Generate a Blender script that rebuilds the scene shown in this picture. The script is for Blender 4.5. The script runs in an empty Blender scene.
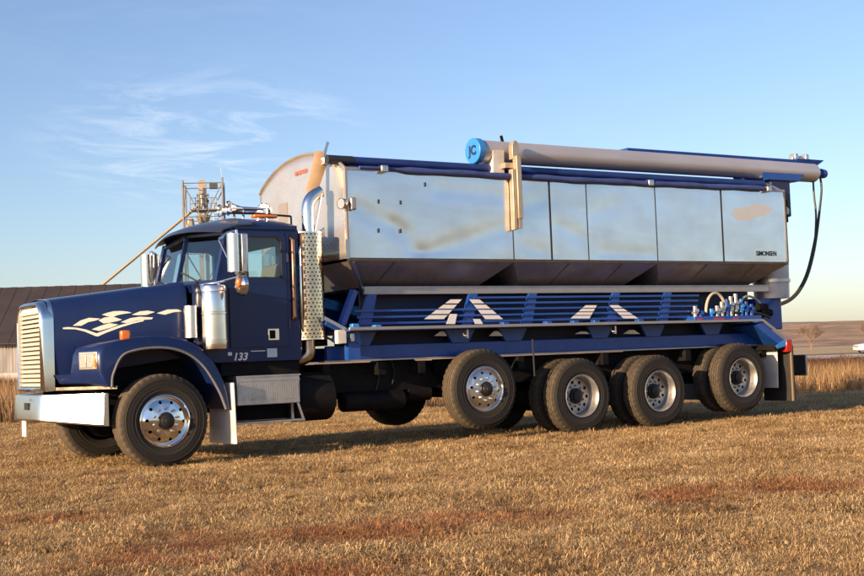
import bpy, bmesh, math, random
import numpy as np
from mathutils import Vector, Matrix, noise as mnoise

random.seed(7)
rng = np.random.default_rng(7)
R = math.radians
scene = bpy.context.scene
COL = scene.collection

# ------------------------------------------------------------------ camera
# World axes: X runs along the lorry from nose to tail, Y away from the viewer, Z up.
FPX, CX, CY = 1300.0, 432.0, 288.0
TH, PITCH, ROLL = math.atan(1300 / 2035.0), R(3.04), R(2.2)
CAM = Vector((-5.3371, -14.0289, 1.13))
fw0 = Vector((math.sin(TH), math.cos(TH), 0)); rt0 = Vector((math.cos(TH), -math.sin(TH), 0)); up0 = Vector((0, 0, 1))
FW = fw0 * math.cos(PITCH) + up0 * math.sin(PITCH)
up1 = up0 * math.cos(PITCH) - fw0 * math.sin(PITCH)
RT = rt0 * math.cos(ROLL) - up1 * math.sin(ROLL)
UP = up1 * math.cos(ROLL) + rt0 * math.sin(ROLL)

cd = bpy.data.cameras.new('camera'); co = bpy.data.objects.new('camera', cd); COL.objects.link(co)
cd.sensor_width = 36; cd.lens = FPX / 864 * 36; cd.clip_start = .1; cd.clip_end = 9000
m = Matrix((RT, UP, -FW)).transposed().to_4x4(); m.translation = CAM
co.matrix_world = m
scene.camera = co

def ray(u, v): return FW + RT * ((u - CX) / FPX) - UP * ((v - CY) / FPX)
def ony(u, v, y=0.0):
    d = ray(u, v); return CAM + d * ((y - CAM.y) / d.y)

# ------------------------------------------------------------------ sky, sun, exposure
SUN_EL, SUN_SIDE = 13.0, 13.0           # degrees above the horizon; degrees from the nose towards the viewer
to_sun = Vector((-math.cos(R(SUN_SIDE)) * math.cos(R(SUN_EL)), -math.sin(R(SUN_SIDE)) * math.cos(R(SUN_EL)), math.sin(R(SUN_EL))))
w = bpy.data.worlds.new('World'); scene.world = w; w.use_nodes = True
nt = w.node_tree; N = nt.nodes; L = nt.links
bg = N['Background']; bg.inputs[1].default_value = .108
sky = N.new('ShaderNodeTexSky'); sky.sky_type = 'NISHITA'; sky.sun_disc = False
sky.sun_elevation = R(SUN_EL); sky.sun_rotation = -R(90 + SUN_SIDE)
sky.air_density = 1.0; sky.dust_density = 1.1; sky.ozone_density = 2.9; sky.altitude = 300
# thin cirrus: stretched noise on a flat cloud layer, over the whole sky
tc = N.new('ShaderNodeTexCoord'); sep = N.new('ShaderNodeSeparateXYZ'); L.new(tc.outputs['Generated'], sep.inputs[0])
zc = N.new('ShaderNodeMath'); zc.operation = 'MAXIMUM'; zc.inputs[1].default_value = .03; L.new(sep.outputs['Z'], zc.inputs[0])
za = N.new('ShaderNodeMath'); za.operation = 'ADD'; za.inputs[1].default_value = .10; L.new(zc.outputs[0], za.inputs[0])
dv = N.new('ShaderNodeVectorMath'); dv.operation = 'DIVIDE'; L.new(tc.outputs['Generated'], dv.inputs[0])
cz = N.new('ShaderNodeCombineXYZ')
for k in range(3): L.new(za.outputs[0], cz.inputs[k])
L.new(cz.outputs[0], dv.inputs[1])
mp = N.new('ShaderNodeMapping'); mp.inputs['Rotation'].default_value = (0, 0, R(52)); mp.inputs['Scale'].default_value = (1.0, 1.7, 0)
L.new(dv.outputs[0], mp.inputs['Vector'])
n1 = N.new('ShaderNodeTexNoise'); n1.inputs['Scale'].default_value = 2.6; n1.inputs['Detail'].default_value = 12; n1.inputs['Roughness'].default_value = .66; n1.inputs['Distortion'].default_value = .9
L.new(mp.outputs[0], n1.inputs['Vector'])
mp2 = N.new('ShaderNodeMapping'); mp2.inputs['Location'].default_value = (0.0, 0.0, 0); L.new(dv.outputs[0], mp2.inputs['Vector'])
n2 = N.new('ShaderNodeTexNoise'); n2.inputs['Scale'].default_value = .55; n2.inputs['Detail'].default_value = 2; L.new(mp2.outputs[0], n2.inputs['Vector'])
r1 = N.new('ShaderNodeMapRange'); r1.inputs[1].default_value = .46; r1.inputs[2].default_value = .85; L.new(n1.outputs['Fac'], r1.inputs[0])
r2 = N.new('ShaderNodeMapRange'); r2.inputs[1].default_value = .47; r2.inputs[2].default_value = .62; L.new(n2.outputs['Fac'], r2.inputs[0])
mu = N.new('ShaderNodeMath'); mu.operation = 'MULTIPLY'; L.new(r1.outputs[0], mu.inputs[0]); L.new(r2.outputs[0], mu.inputs[1])
CB = ray(205, 138).normalized(); EX = CB.cross(Vector((0, 0, 1))).normalized(); EZ = EX.cross(CB)
def dotn(v, sc):
    a = N.new('ShaderNodeVectorMath'); a.operation = 'DOT_PRODUCT'; a.inputs[1].default_value = v; L.new(tc.outputs['Generated'], a.inputs[0])
    q = N.new('ShaderNodeMath'); q.operation = 'DIVIDE'; q.inputs[1].default_value = sc; L.new(a.outputs['Value'], q.inputs[0])
    p = N.new('ShaderNodeMath'); p.operation = 'POWER'; p.inputs[1].default_value = 2; L.new(q.outputs[0], p.inputs[0]); return p.outputs[0]
ad_ = N.new('ShaderNodeMath'); ad_.operation = 'ADD'; L.new(dotn(EX, .115), ad_.inputs[0]); L.new(dotn(EZ, .05), ad_.inputs[1])
lob = N.new('ShaderNodeMapRange'); lob.interpolation_type = 'SMOOTHSTEP'; lob.inputs[1].default_value = 0; lob.inputs[2].default_value = 1.6; lob.inputs[3].default_value = 1; lob.inputs[4].default_value = 0; L.new(ad_.outputs[0], lob.inputs[0])
r2b = N.new('ShaderNodeMath'); r2b.operation = 'MULTIPLY'; r2b.inputs[1].default_value = .12; L.new(r2.outputs[0], r2b.inputs[0])
mm = N.new('ShaderNodeMath'); mm.operation = 'MAXIMUM'; L.new(r2b.outputs[0], mm.inputs[0]); L.new(lob.outputs[0], mm.inputs[1])
L.new(mm.outputs[0], mu.inputs[1])
mu2 = N.new('ShaderNodeMath'); mu2.operation = 'MULTIPLY'; mu2.inputs[1].default_value = .46; L.new(mu.outputs[0], mu2.inputs[0])
mx = N.new('ShaderNodeMix'); mx.data_type = 'RGBA'; L.new(mu2.outputs[0], mx.inputs[0]); wb = N.new('ShaderNodeVectorMath'); wb.operation = 'MULTIPLY'; wb.inputs[1].default_value = (1.09, .97, 1.0); L.new(sky.outputs[0], wb.inputs[0]); L.new(wb.outputs[0], mx.inputs[6]); mx.inputs[7].default_value = (7.5, 7.2, 6.9, 1)
L.new(mx.outputs[2], bg.inputs[0])

sd = bpy.data.lights.new('sun', 'SUN'); sd.energy = 5.0; sd.angle = R(.55); sd.color = (1, .69, .40)
so = bpy.data.objects.new('sun', sd); COL.objects.link(so); so.location = (-20, -5, 12)
so.rotation_euler = to_sun.to_track_quat('Z', 'Y').to_euler()
scene.view_settings.view_transform = 'Standard'; scene.view_settings.look = 'None'
scene.view_settings.gamma = 1; scene.view_settings.exposure = 0.97
scene.cycles.use_denoising = True
scene.cycles.max_bounces = 8; scene.cycles.transparent_max_bounces = 16
scene.cycles.sample_clamp_indirect = 6; scene.cycles.caustics_reflective = False; scene.cycles.caustics_refractive = False


def onx(u, v, x):
    d = ray(u, v); return CAM + d * ((x - CAM.x) / d.x)
def onz(u, v, z=0.0):
    d = ray(u, v); return CAM + d * ((z - CAM.z) / d.z)
def at(u, v, D): return CAM + ray(u, v) * D
def onplane(u, v, p, n):
    d = ray(u, v); return CAM + d * ((Vector(p) - CAM).dot(n) / d.dot(n))


# ------------------------------------------------------------------ materials
MATS = {}
def mat(name, col, rough=.5, metal=0, coat=0, spec=.5, var=0, scale=8, bump=0, bscale=40, dirt=None, dirtamt=0, dirtscale=3, rvar=0, stretch=(1, 1, 1), coatrough=.05):
    if name in MATS: return MATS[name]
    M = bpy.data.materials.new(name); M.use_nodes = True; MATS[name] = M
    t = M.node_tree; n = t.nodes; l = t.links; b = n['Principled BSDF']
    b.inputs['Base Color'].default_value = (*col, 1); b.inputs['Roughness'].default_value = rough
    b.inputs['Metallic'].default_value = metal; b.inputs['Coat Weight'].default_value = coat; b.inputs['Coat Roughness'].default_value = coatrough
    b.inputs['Specular IOR Level'].default_value = spec
    if var or bump or dirtamt or rvar:
        tc = n.new('ShaderNodeTexCoord'); mp = n.new('ShaderNodeMapping'); mp.inputs['Scale'].default_value = stretch
        l.new(tc.outputs['Object'], mp.inputs['Vector'])
        cur = None
        if var:
            nz = n.new('ShaderNodeTexNoise'); nz.inputs['Scale'].default_value = scale; nz.inputs['Detail'].default_value = 5
            l.new(mp.outputs[0], nz.inputs['Vector'])
            mr = n.new('ShaderNodeMapRange'); mr.inputs[1].default_value = .3; mr.inputs[2].default_value = .7
            mr.inputs[3].default_value = 1 - var; mr.inputs[4].default_value = 1 + var; l.new(nz.outputs['Fac'], mr.inputs[0])
            vm = n.new('ShaderNodeVectorMath'); vm.operation = 'SCALE'; vm.inputs[0].default_value = col; l.new(mr.outputs[0], vm.inputs['Scale'])
            cur = vm.outputs[0]
        if dirtamt:
            nd = n.new('ShaderNodeTexNoise'); nd.inputs['Scale'].default_value = dirtscale; nd.inputs['Detail'].default_value = 8; nd.inputs['Roughness'].default_value = .65
            l.new(mp.outputs[0], nd.inputs['Vector'])
            mr = n.new('ShaderNodeMapRange'); mr.inputs[1].default_value = .42; mr.inputs[2].default_value = .68; mr.inputs[4].default_value = dirtamt; l.new(nd.outputs['Fac'], mr.inputs[0])
            mi = n.new('ShaderNodeMix'); mi.data_type = 'RGBA'; l.new(mr.outputs[0], mi.inputs[0])
            mi.inputs[6].default_value = (*col, 1)
            if cur: l.new(cur, mi.inputs[6])
            mi.inputs[7].default_value = (*dirt, 1); cur = mi.outputs[2]
            ra = n.new('ShaderNodeMapRange'); ra.inputs[1].default_value = 0; ra.inputs[2].default_value = 1; ra.inputs[3].default_value = rough; ra.inputs[4].default_value = max(rough, .75)
            l.new(mr.outputs[0], ra.inputs[0]); l.new(ra.outputs[0], b.inputs['Roughness'])
        elif rvar:
            nr = n.new('ShaderNodeTexNoise'); nr.inputs['Scale'].default_value = scale; nr.inputs['Detail'].default_value = 6; l.new(mp.outputs[0], nr.inputs['Vector'])
            mr = n.new('ShaderNodeMapRange'); mr.inputs[1].default_value = .3; mr.inputs[2].default_value = .7; mr.inputs[3].default_value = max(.02, rough - rvar); mr.inputs[4].default_value = rough + rvar
            l.new(nr.outputs['Fac'], mr.inputs[0]); l.new(mr.outputs[0], b.inputs['Roughness'])
        if cur: l.new(cur, b.inputs['Base Color'])
        if bump:
            nb = n.new('ShaderNodeTexNoise'); nb.inputs['Scale'].default_value = bscale; nb.inputs['Detail'].default_value = 4; l.new(mp.outputs[0], nb.inputs['Vector'])
            bp = n.new('ShaderNodeBump'); bp.inputs['Strength'].default_value = bump; bp.inputs['Distance'].default_value = .01; l.new(nb.outputs['Fac'], bp.inputs['Height']); l.new(bp.outputs[0], b.inputs['Normal'])
    return M

NAVY = mat('navy_paint', (.007, .019, .090), .36, coat=.35, spec=.25, var=.10, scale=2, bump=.02, bscale=3, coatrough=.08)
BLUE = mat('blue_steel_paint', (.006, .068, .36), .38, coat=.3, var=.2, scale=5, dirt=(.06, .07, .11), dirtamt=.25, dirtscale=5)
BRIGHT = mat('bright_blue_paint', (.03, .22, .62), .35, coat=.4, var=.1)
CHROME = mat('chrome', (.82, .81, .80), .10, 1, rvar=.05, scale=6)
ALU = mat('aluminium', (.70, .69, .67), .30, 1, rvar=.10, scale=12, dirt=(.33, .27, .20), dirtamt=.3, dirtscale=9)
GREYTRIM = mat('grey_trim', (.16, .16, .17), .5, var=.1)
RAIL = mat('weathered_aluminium', (.52, .50, .48), .42, .8, var=.15, scale=3, dirt=(.30, .23, .17), dirtamt=.5, dirtscale=3)
BLACK = mat('black_chassis', (.006, .006, .007), .65, spec=.15, var=.3, scale=6, dirt=(.025, .021, .018), dirtamt=.35, dirtscale=4)
def tyre_mat():
    M = bpy.data.materials.new('tyre_rubber'); M.use_nodes = True; t = M.node_tree; n = t.nodes; l = t.links; b = n['Principled BSDF']; b.inputs['Roughness'].default_value = .75; b.inputs['Specular IOR Level'].default_value = .25
    tc = n.new('ShaderNodeTexCoord'); mp = n.new('ShaderNodeMapping'); mp.inputs['Scale'].default_value = (1, 0, 1); l.new(tc.outputs['Object'], mp.inputs[0])
    ln = n.new('ShaderNodeVectorMath'); ln.operation = 'LENGTH'; l.new(mp.outputs[0], ln.inputs[0])
    nz = n.new('ShaderNodeTexNoise'); nz.inputs['Scale'].default_value = 7; nz.inputs['Detail'].default_value = 7; nz.inputs['Roughness'].default_value = .7; l.new(tc.outputs['Object'], nz.inputs['Vector'])
    cr = n.new('ShaderNodeValToRGB'); e = cr.color_ramp.elements; e[0].position = .30; e[0].color = (.020, .019, .018, 1); e[1].position = .53; e[1].color = (.105, .083, .060, 1)
    for p, c in ((.36, (.034, .031, .028)), (.40, (.020, .019, .018)), (.47, (.024, .022, .020)), (.507, (.045, .038, .030))):
        q = e.new(p); q.color = (*c, 1)
    ad = n.new('ShaderNodeMath'); ad.operation = 'MULTIPLY_ADD'; ad.inputs[1].default_value = .05; l.new(nz.outputs['Fac'], ad.inputs[0])
    sb = n.new('ShaderNodeMath'); sb.operation = 'ADD'; sb.inputs[1].default_value = -.025; l.new(ln.outputs['Value'], sb.inputs[0]); l.new(sb.outputs[0], ad.inputs[2]); l.new(ad.outputs[0], cr.inputs[0])
    l.new(cr.outputs[0], b.inputs['Base Color'])
    w = n.new('ShaderNodeTexWave'); w.wave_type = 'RINGS'; w.rings_direction = 'Y'; w.inputs['Scale'].default_value = 14; l.new(tc.outputs['Object'], w.inputs['Vector'])
    bp = n.new('ShaderNodeBump'); bp.inputs['Strength'].default_value = .25; bp.inputs['Distance'].default_value = .004; l.new(w.outputs['Fac'], bp.inputs['Height']); l.new(bp.outputs[0], b.inputs['Normal'])
    return M
RUBBER = tyre_mat()
RUBBER2 = mat('black_rubber', (.02, .02, .02), .7, var=.2)
HUBDARK = mat('dark_hub_grease', (.022, .021, .02), .45, .3, var=.3)
RIMSTEEL = mat('rim_steel', (.50, .50, .50), .36, .85, var=.1, scale=10, dirt=(.16, .13, .10), dirtamt=.45, dirtscale=8)
WHITE = mat('white_vinyl', (.80, .79, .76), .45, var=.05)
CREAM = mat('cream_vinyl', (.78, .74, .66), .4)
WHITEP = mat('white_flap', (.72, .71, .68), .5, dirt=(.3, .25, .18), dirtamt=.4, dirtscale=4)
AMBER = mat('amber_lens', (.75, .17, .02), .2, coat=.6)
RED = mat('red_lens', (.40, .016, .014), .25, coat=.6)
REDINK = mat('red_print', (.42, .13, .09), .6)
LENS = mat('lamp_lens', (.50, .49, .46), .14, .55, coat=1, bump=.5, bscale=45)
BROWNPIPE = mat('heat_brown_and_sunlit_steel', (.30, .19, .12), .35, .9, var=.2)
TUBE = mat('auger_tube_metal', (.58, .56, .56), .42, .45, var=.10, scale=2.5, dirt=(.42, .38, .35), dirtamt=.35, dirtscale=2.2, stretch=(.3, 1, 1))
HOPPER = mat('hopper_steel', (.44, .40, .37), .36, .7, var=.15, scale=2, dirt=(.20, .16, .13), dirtamt=.55, dirtscale=1.8, bump=.05, bscale=3)
GASK = mat('dark_gasket', (.02, .02, .022), .7)
TARP = mat('blue_tarp', (.012, .035, .17), .48, coat=.15, var=.15, scale=6, bump=.25, bscale=9)
SEATM = mat('seat_cloth', (.14, .14, .14), .9)
INTER = mat('cab_interior', (.07, .068, .065), .8)
DECKPLATE = mat('diamond_plate', (.62, .61, .59), .38, .9, rvar=.1, scale=20, dirt=(.28, .24, .19), dirtamt=.35, dirtscale=8)
HOSE = mat('hydraulic_hose', (.03, .032, .028), .5)
BRASS = mat('valve_metal', (.62, .60, .56), .35, .85, var=.15, scale=20)

def stainless(name, front=False):
    M = bpy.data.materials.new(name); M.use_nodes = True
    t = M.node_tree; n = t.nodes; l = t.links; b = n['Principled BSDF']
    b.inputs['Metallic'].default_value = .75 if front else .95
    tc = n.new('ShaderNodeTexCoord'); mp = n.new('ShaderNodeMapping'); l.new(tc.outputs['Object'], mp.inputs[0])
    mp.inputs['Rotation'].default_value = (0, R(28), 0); mp.inputs['Scale'].default_value = (.55, 1, 1.9)
    a = n.new('ShaderNodeTexNoise'); a.inputs['Scale'].default_value = 1.1; a.inputs['Detail'].default_value = 7; a.inputs['Roughness'].default_value = .6; a.inputs['Distortion'].default_value = .5
    l.new(mp.outputs[0], a.inputs['Vector'])
    cr = n.new('ShaderNodeValToRGB'); cr.color_ramp.elements[0].position = .36; cr.color_ramp.elements[1].position = .62
    cr.color_ramp.elements[0].color = (.73, .73, .745, 1); cr.color_ramp.elements[1].color = (.66, .62, .58, 1) if front else (.80, .82, .86, 1)
    l.new(a.outputs['Fac'], cr.inputs[0]); l.new(cr.outputs[0], b.inputs['Base Color'])
    g = n.new('ShaderNodeTexNoise'); g.inputs['Scale'].default_value = 2.3; g.inputs['Detail'].default_value = 8; l.new(tc.outputs['Object'], g.inputs['Vector'])
    mr = n.new('ShaderNodeMapRange'); mr.inputs[1].default_value = .3; mr.inputs[2].default_value = .7
    mr.inputs[3].default_value = .20 if front else .13; mr.inputs[4].default_value = .32 if front else .24
    l.new(g.outputs['Fac'], mr.inputs[0]); l.new(mr.outputs[0], b.inputs['Roughness'])
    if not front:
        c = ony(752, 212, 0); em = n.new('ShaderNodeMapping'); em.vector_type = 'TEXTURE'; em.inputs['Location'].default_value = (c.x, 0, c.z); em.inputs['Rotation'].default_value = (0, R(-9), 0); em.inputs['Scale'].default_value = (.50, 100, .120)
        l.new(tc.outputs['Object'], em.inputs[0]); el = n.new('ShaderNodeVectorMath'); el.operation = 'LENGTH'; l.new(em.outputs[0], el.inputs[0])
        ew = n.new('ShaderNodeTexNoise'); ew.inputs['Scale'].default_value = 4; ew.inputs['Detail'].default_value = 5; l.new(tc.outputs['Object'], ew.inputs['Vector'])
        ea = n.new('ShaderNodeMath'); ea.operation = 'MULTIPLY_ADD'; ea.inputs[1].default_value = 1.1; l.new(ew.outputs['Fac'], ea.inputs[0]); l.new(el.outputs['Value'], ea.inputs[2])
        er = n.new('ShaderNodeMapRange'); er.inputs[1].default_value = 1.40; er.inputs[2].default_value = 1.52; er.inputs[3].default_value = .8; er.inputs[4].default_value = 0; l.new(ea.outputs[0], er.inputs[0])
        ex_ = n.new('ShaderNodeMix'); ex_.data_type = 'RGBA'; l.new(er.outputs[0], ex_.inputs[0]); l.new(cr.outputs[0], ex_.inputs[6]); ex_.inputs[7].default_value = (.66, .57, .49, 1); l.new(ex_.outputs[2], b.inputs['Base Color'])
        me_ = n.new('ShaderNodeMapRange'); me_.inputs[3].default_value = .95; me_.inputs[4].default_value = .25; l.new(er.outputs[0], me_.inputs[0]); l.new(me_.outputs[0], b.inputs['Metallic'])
    f = n.new('ShaderNodeTexNoise'); f.inputs['Scale'].default_value = 1.6; f.inputs['Detail'].default_value = 2; l.new(tc.outputs['Object'], f.inputs['Vector'])
    bp = n.new('ShaderNodeBump'); bp.inputs['Strength'].default_value = .05; bp.inputs['Distance'].default_value = .02; l.new(f.outputs['Fac'], bp.inputs['Height']); l.new(bp.outputs[0], b.inputs['Normal'])
    return M
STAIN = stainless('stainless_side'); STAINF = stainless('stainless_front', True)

def glassmat(name, tint):
    M = bpy.data.materials.new(name); M.use_nodes = True
    t = M.node_tree; n = t.nodes; l = t.links; n.clear()
    o = n.new('ShaderNodeOutputMaterial'); tr = n.new('ShaderNodeBsdfTransparent'); tr.inputs[0].default_value = (*tint, 1)
    gl = n.new('ShaderNodeBsdfGlossy'); gl.inputs['Roughness'].default_value = .015; gl.inputs[0].default_value = (.95, .95, .95, 1)
    lw = n.new('ShaderNodeLayerWeight'); lw.inputs[0].default_value = .5; pw = n.new('ShaderNodeMath'); pw.operation = 'POWER'; pw.inputs[1].default_value = 4.5; l.new(lw.outputs['Facing'], pw.inputs[0])
    fr = n.new('ShaderNodeMapRange'); fr.inputs[3].default_value = .05; fr.inputs[4].default_value = .9; l.new(pw.outputs[0], fr.inputs[0]); mi = n.new('ShaderNodeMixShader')
    l.new(fr.outputs[0], mi.inputs[0]); l.new(tr.outputs[0], mi.inputs[1]); l.new(gl.outputs[0], mi.inputs[2]); l.new(mi.outputs[0], o.inputs[0])
    return M
GLASS = glassmat('cab_glass', (.86, .93, .93))


# ------------------------------------------------------------------ mesh builder
class MB:
    def __init__(s): s.v = []; s.f = []
    def add(s, vs, fs):
        o = len(s.v); s.v += [tuple(p) for p in vs]; s.f += [tuple(i + o for i in f) for f in fs]; return s
    def box(s, x0, x1, y0, y1, z0, z1):
        return s.add([(x0, y0, z0), (x1, y0, z0), (x1, y1, z0), (x0, y1, z0), (x0, y0, z1), (x1, y0, z1), (x1, y1, z1), (x0, y1, z1)],
                     [(3, 2, 1, 0), (4, 5, 6, 7), (0, 1, 5, 4), (1, 2, 6, 5), (2, 3, 7, 6), (3, 0, 4, 7)])
    def obox(s, c, a, b, d):
        c, a, b, d = map(Vector, (c, a, b, d))
        vs = [c + sx * a + sy * b + sz * d for sz in (-1, 1) for sx, sy in ((-1, -1), (1, -1), (1, 1), (-1, 1))]
        return s.add(vs, [(3, 2, 1, 0), (4, 5, 6, 7), (0, 1, 5, 4), (1, 2, 6, 5), (2, 3, 7, 6), (3, 0, 4, 7)])
    def bar(s, p0, p1, w, h, up=(0, 0, 1)):
        p0, p1 = Vector(p0), Vector(p1); d = (p1 - p0); a = d.normalized(); u = Vector(up)
        if abs(a.dot(u)) > .95: u = Vector((1, 0, 0))
        sd = a.cross(u).normalized(); u = sd.cross(a)
        return s.obox((p0 + p1) / 2, d / 2, sd * w / 2, u * h / 2)
    def cyl(s, p0, p1, r0, r1=None, n=16, cap=True):
        r1 = r0 if r1 is None else r1
        p0, p1 = Vector(p0), Vector(p1); a = (p1 - p0).normalized(); u = Vector((0, 0, 1)) if abs(a.z) < .9 else Vector((1, 0, 0))
        e = a.cross(u).normalized(); g = a.cross(e)
        vs = []
        for p, r in ((p0, r0), (p1, r1)):
            for i in range(n):
                t = 2 * math.pi * i / n; vs.append(p + (e * math.cos(t) + g * math.sin(t)) * r)
        fs = [(i, i + n, (i + 1) % n + n, (i + 1) % n) for i in range(n)]
        if cap: fs += [tuple(range(n)), tuple(range(2 * n - 1, n - 1, -1))]
        return s.add(vs, fs)
    def tube(s, pts, r, n=8, cap=True):
        pts = [Vector(p) for p in pts]; rs = r if isinstance(r, (list, tuple)) else [r] * len(pts)
        vs = []; prev = None
        for i, p in enumerate(pts):
            a = (pts[min(i + 1, len(pts) - 1)] - pts[max(i - 1, 0)]).normalized()
            if prev is None:
                u = Vector((0, 0, 1)) if abs(a.z) < .9 else Vector((1, 0, 0)); e = a.cross(u).normalized()
            else: e = (prev - a * prev.dot(a)).normalized()
            prev = e; g = a.cross(e)
            for k in range(n):
                t = 2 * math.pi * k / n; vs.append(p + (e * math.cos(t) + g * math.sin(t)) * rs[i])
        fs = []
        for i in range(len(pts) - 1):
            for k in range(n):
                q = (k + 1) % n; fs.append((i * n + k, (i + 1) * n + k, (i + 1) * n + q, i * n + q))
        if cap: fs += [tuple(range(n)), tuple(range(len(vs) - 1, len(vs) - n - 1, -1))]
        return s.add(vs, fs)
    def lathe(s, prof, o, n=48, rmod=None):
        """profile of (a, r): revolved about the +Y axis through o; a runs along +Y"""
        vs = []; k = len(prof)
        for i in range(n):
            t = 2 * math.pi * i / n
            for j, (a, r) in enumerate(prof):
                rr = r - (rmod(i, j) if rmod else 0)
                vs.append((o[0] + rr * math.cos(t), o[1] + a, o[2] + rr * math.sin(t)))
        fs = []
        for i in range(n):
            q = (i + 1) % n
            for j in range(k - 1): fs.append((i * k + j, i * k + j + 1, q * k + j + 1, q * k + j))
        return s.add(vs, fs)
    def loft(s, secs, closed=True, cap=True):
        n = len(secs[0]); vs = [p for sc in secs for p in sc]; fs = []
        for i in range(len(secs) - 1):
            for k in range(n if closed else n - 1):
                q = (k + 1) % n; fs.append((i * n + k, (i + 1) * n + k, (i + 1) * n + q, i * n + q))
        if cap and closed: fs += [tuple(range(n - 1, -1, -1)), tuple((len(secs) - 1) * n + k for k in range(n))]
        return s.add(vs, fs)
    def prism(s, poly, y0, y1, axis='y'):
        """poly of (x,z) extruded along y, or of (y,z) extruded along x, or of (x,y) along z"""
        def P(a, b, c): return {'y': (a, c, b), 'x': (c, a, b), 'z': (a, b, c)}[axis]
        return s.loft([[P(a, b, y0) for a, b in poly], [P(a, b, y1) for a, b in poly]])
    def plate(s, outline, holes, y0, y1, axis='y'):
        """flat plate with holes"""
        def P(a, b, c): return {'y': (a, c, b), 'x': (c, a, b), 'z': (a, b, c)}[axis]
        bm = bmesh.new(); es = []; loops = []
        for lp in [outline] + holes:
            vs = [bm.verts.new((a, b, 0)) for a, b in lp]; loops.append(vs)
            es += [bm.edges.new((vs[i], vs[(i + 1) % len(vs)])) for i in range(len(vs))]
        bmesh.ops.triangle_fill(bm, use_beauty=True, use_dissolve=False, edges=es)
        bm.verts.index_update(); pts = [tuple(v.co) for v in bm.verts]; tri = [tuple(v.index for v in f.verts) for f in bm.faces]
        li = [[v.index for v in lp] for lp in loops]; bm.free()
        s.add([P(a, b, y0) for a, b, _ in pts], tri); s.add([P(a, b, y1) for a, b, _ in pts], [t[::-1] for t in tri])
        for lp in loops and li:
            A = [P(*pts[i][:2], y0) for i in lp]; Bq = [P(*pts[i][:2], y1) for i in lp]; n = len(lp)
            s.add(A + Bq, [(i, (i + 1) % n, (i + 1) % n + n, i + n) for i in range(n)])
        return s
    def mirror(s, c=1.25):
        o = MB(); o.v = [(x, 2 * c - y, z) for x, y, z in s.v]; o.f = [f[::-1] for f in s.f]; return o
    def mesh(s, name, material, angle=38):
        me = bpy.data.meshes.new(name); me.from_pydata(s.v, [], s.f)
        bm = bmesh.new(); bm.from_mesh(me); bmesh.ops.recalc_face_normals(bm, faces=bm.faces); bm.to_mesh(me); bm.free()
        me.polygons.foreach_set('use_smooth', [True] * len(me.polygons)); me.set_sharp_from_angle(angle=R(angle))
        me.materials.append(material); me.update(); return me
    def build(s, name, material, parent=None, angle=38, bevel=0, seg=2):
        o = bpy.data.objects.new(name, s.mesh(name, material, angle)); COL.objects.link(o); o.parent = parent
        if bevel:
            b = o.modifiers.new('edge', 'BEVEL'); b.width = bevel; b.segments = seg; b.limit_method = 'ANGLE'; b.angle_limit = R(40); b.harden_normals = False
        return o

def empty(name, loc=(0, 0, 0), parent=None, rz=0):
    o = bpy.data.objects.new(name, None); COL.objects.link(o); o.location = loc; o.rotation_euler.z = rz; o.parent = parent; o.empty_display_size = .2; return o
def tag(o, label, cat=None, group=None, kind=None):
    o['label'] = label
    if cat: o['category'] = cat
    if group: o['group'] = group
    if kind: o['kind'] = kind
    return o
def text(name, body, loc, size, material, parent, rot, ext=.001, sx=1, shear=0, bold=0):
    c = bpy.data.curves.new(name, 'FONT'); c.body = body; c.size = size; c.extrude = ext; c.shear = shear; c.offset = bold; c.align_x = 'CENTER'; c.align_y = 'CENTER'
    o = bpy.data.objects.new(name, c); COL.objects.link(o); c.materials.append(material); o.location = loc; o.scale = (sx, 1, 1)
    dg = bpy.context.evaluated_depsgraph_get(); me = bpy.data.meshes.new_from_object(o.evaluated_get(dg)); bpy.data.objects.remove(o)
    o = bpy.data.objects.new(name, me); COL.objects.link(o); o.location = loc; o.rotation_euler = rot; o.scale = (sx, 1, 1); o.parent = parent; return o
def arc(cx, cz, r, a0, a1, n): return [(cx + r * math.cos(R(a0 + (a1 - a0) * i / n)), cz + r * math.sin(R(a0 + (a1 - a0) * i / n))) for i in range(n + 1)]
def bez(p0, p1, p2, p3, n=14):
    p0, p1, p2, p3 = map(Vector, (p0, p1, p2, p3)); out = []
    for i in range(n + 1):
        t = i / n; out.append(p0 * (1 - t) ** 3 + p1 * 3 * t * (1 - t) ** 2 + p2 * 3 * t * t * (1 - t) + p3 * t ** 3)
    return out
def rrect(a0, a1, b0, b1, r, n=5):
    out = []
    for ca, cb, s in ((a1 - r, b1 - r, 0), (a0 + r, b1 - r, 90), (a0 + r, b0 + r, 180), (a1 - r, b0 + r, 270)): out += arc(ca, cb, r, s, s + 90, n)
    return out

# ================================================================== SETTING
def cam_xy(u, D):
    """ground point straight below image column u at depth D"""
    p = at(u, 340, D); return Vector((p.x, p.y, 0))
def depth(x, y): return (x - CAM.x) * fw0.x + (y - CAM.y) * fw0.y
def lateral(x, y): return (x - CAM.x) * rt0.x + (y - CAM.y) * rt0.y
def cw(l, d, z=0):
    """world point from lateral offset and depth in front of the viewer's spot"""
    return Vector((CAM.x, CAM.y, 0)) + rt0 * l + fw0 * d + Vector((0, 0, z))

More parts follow.
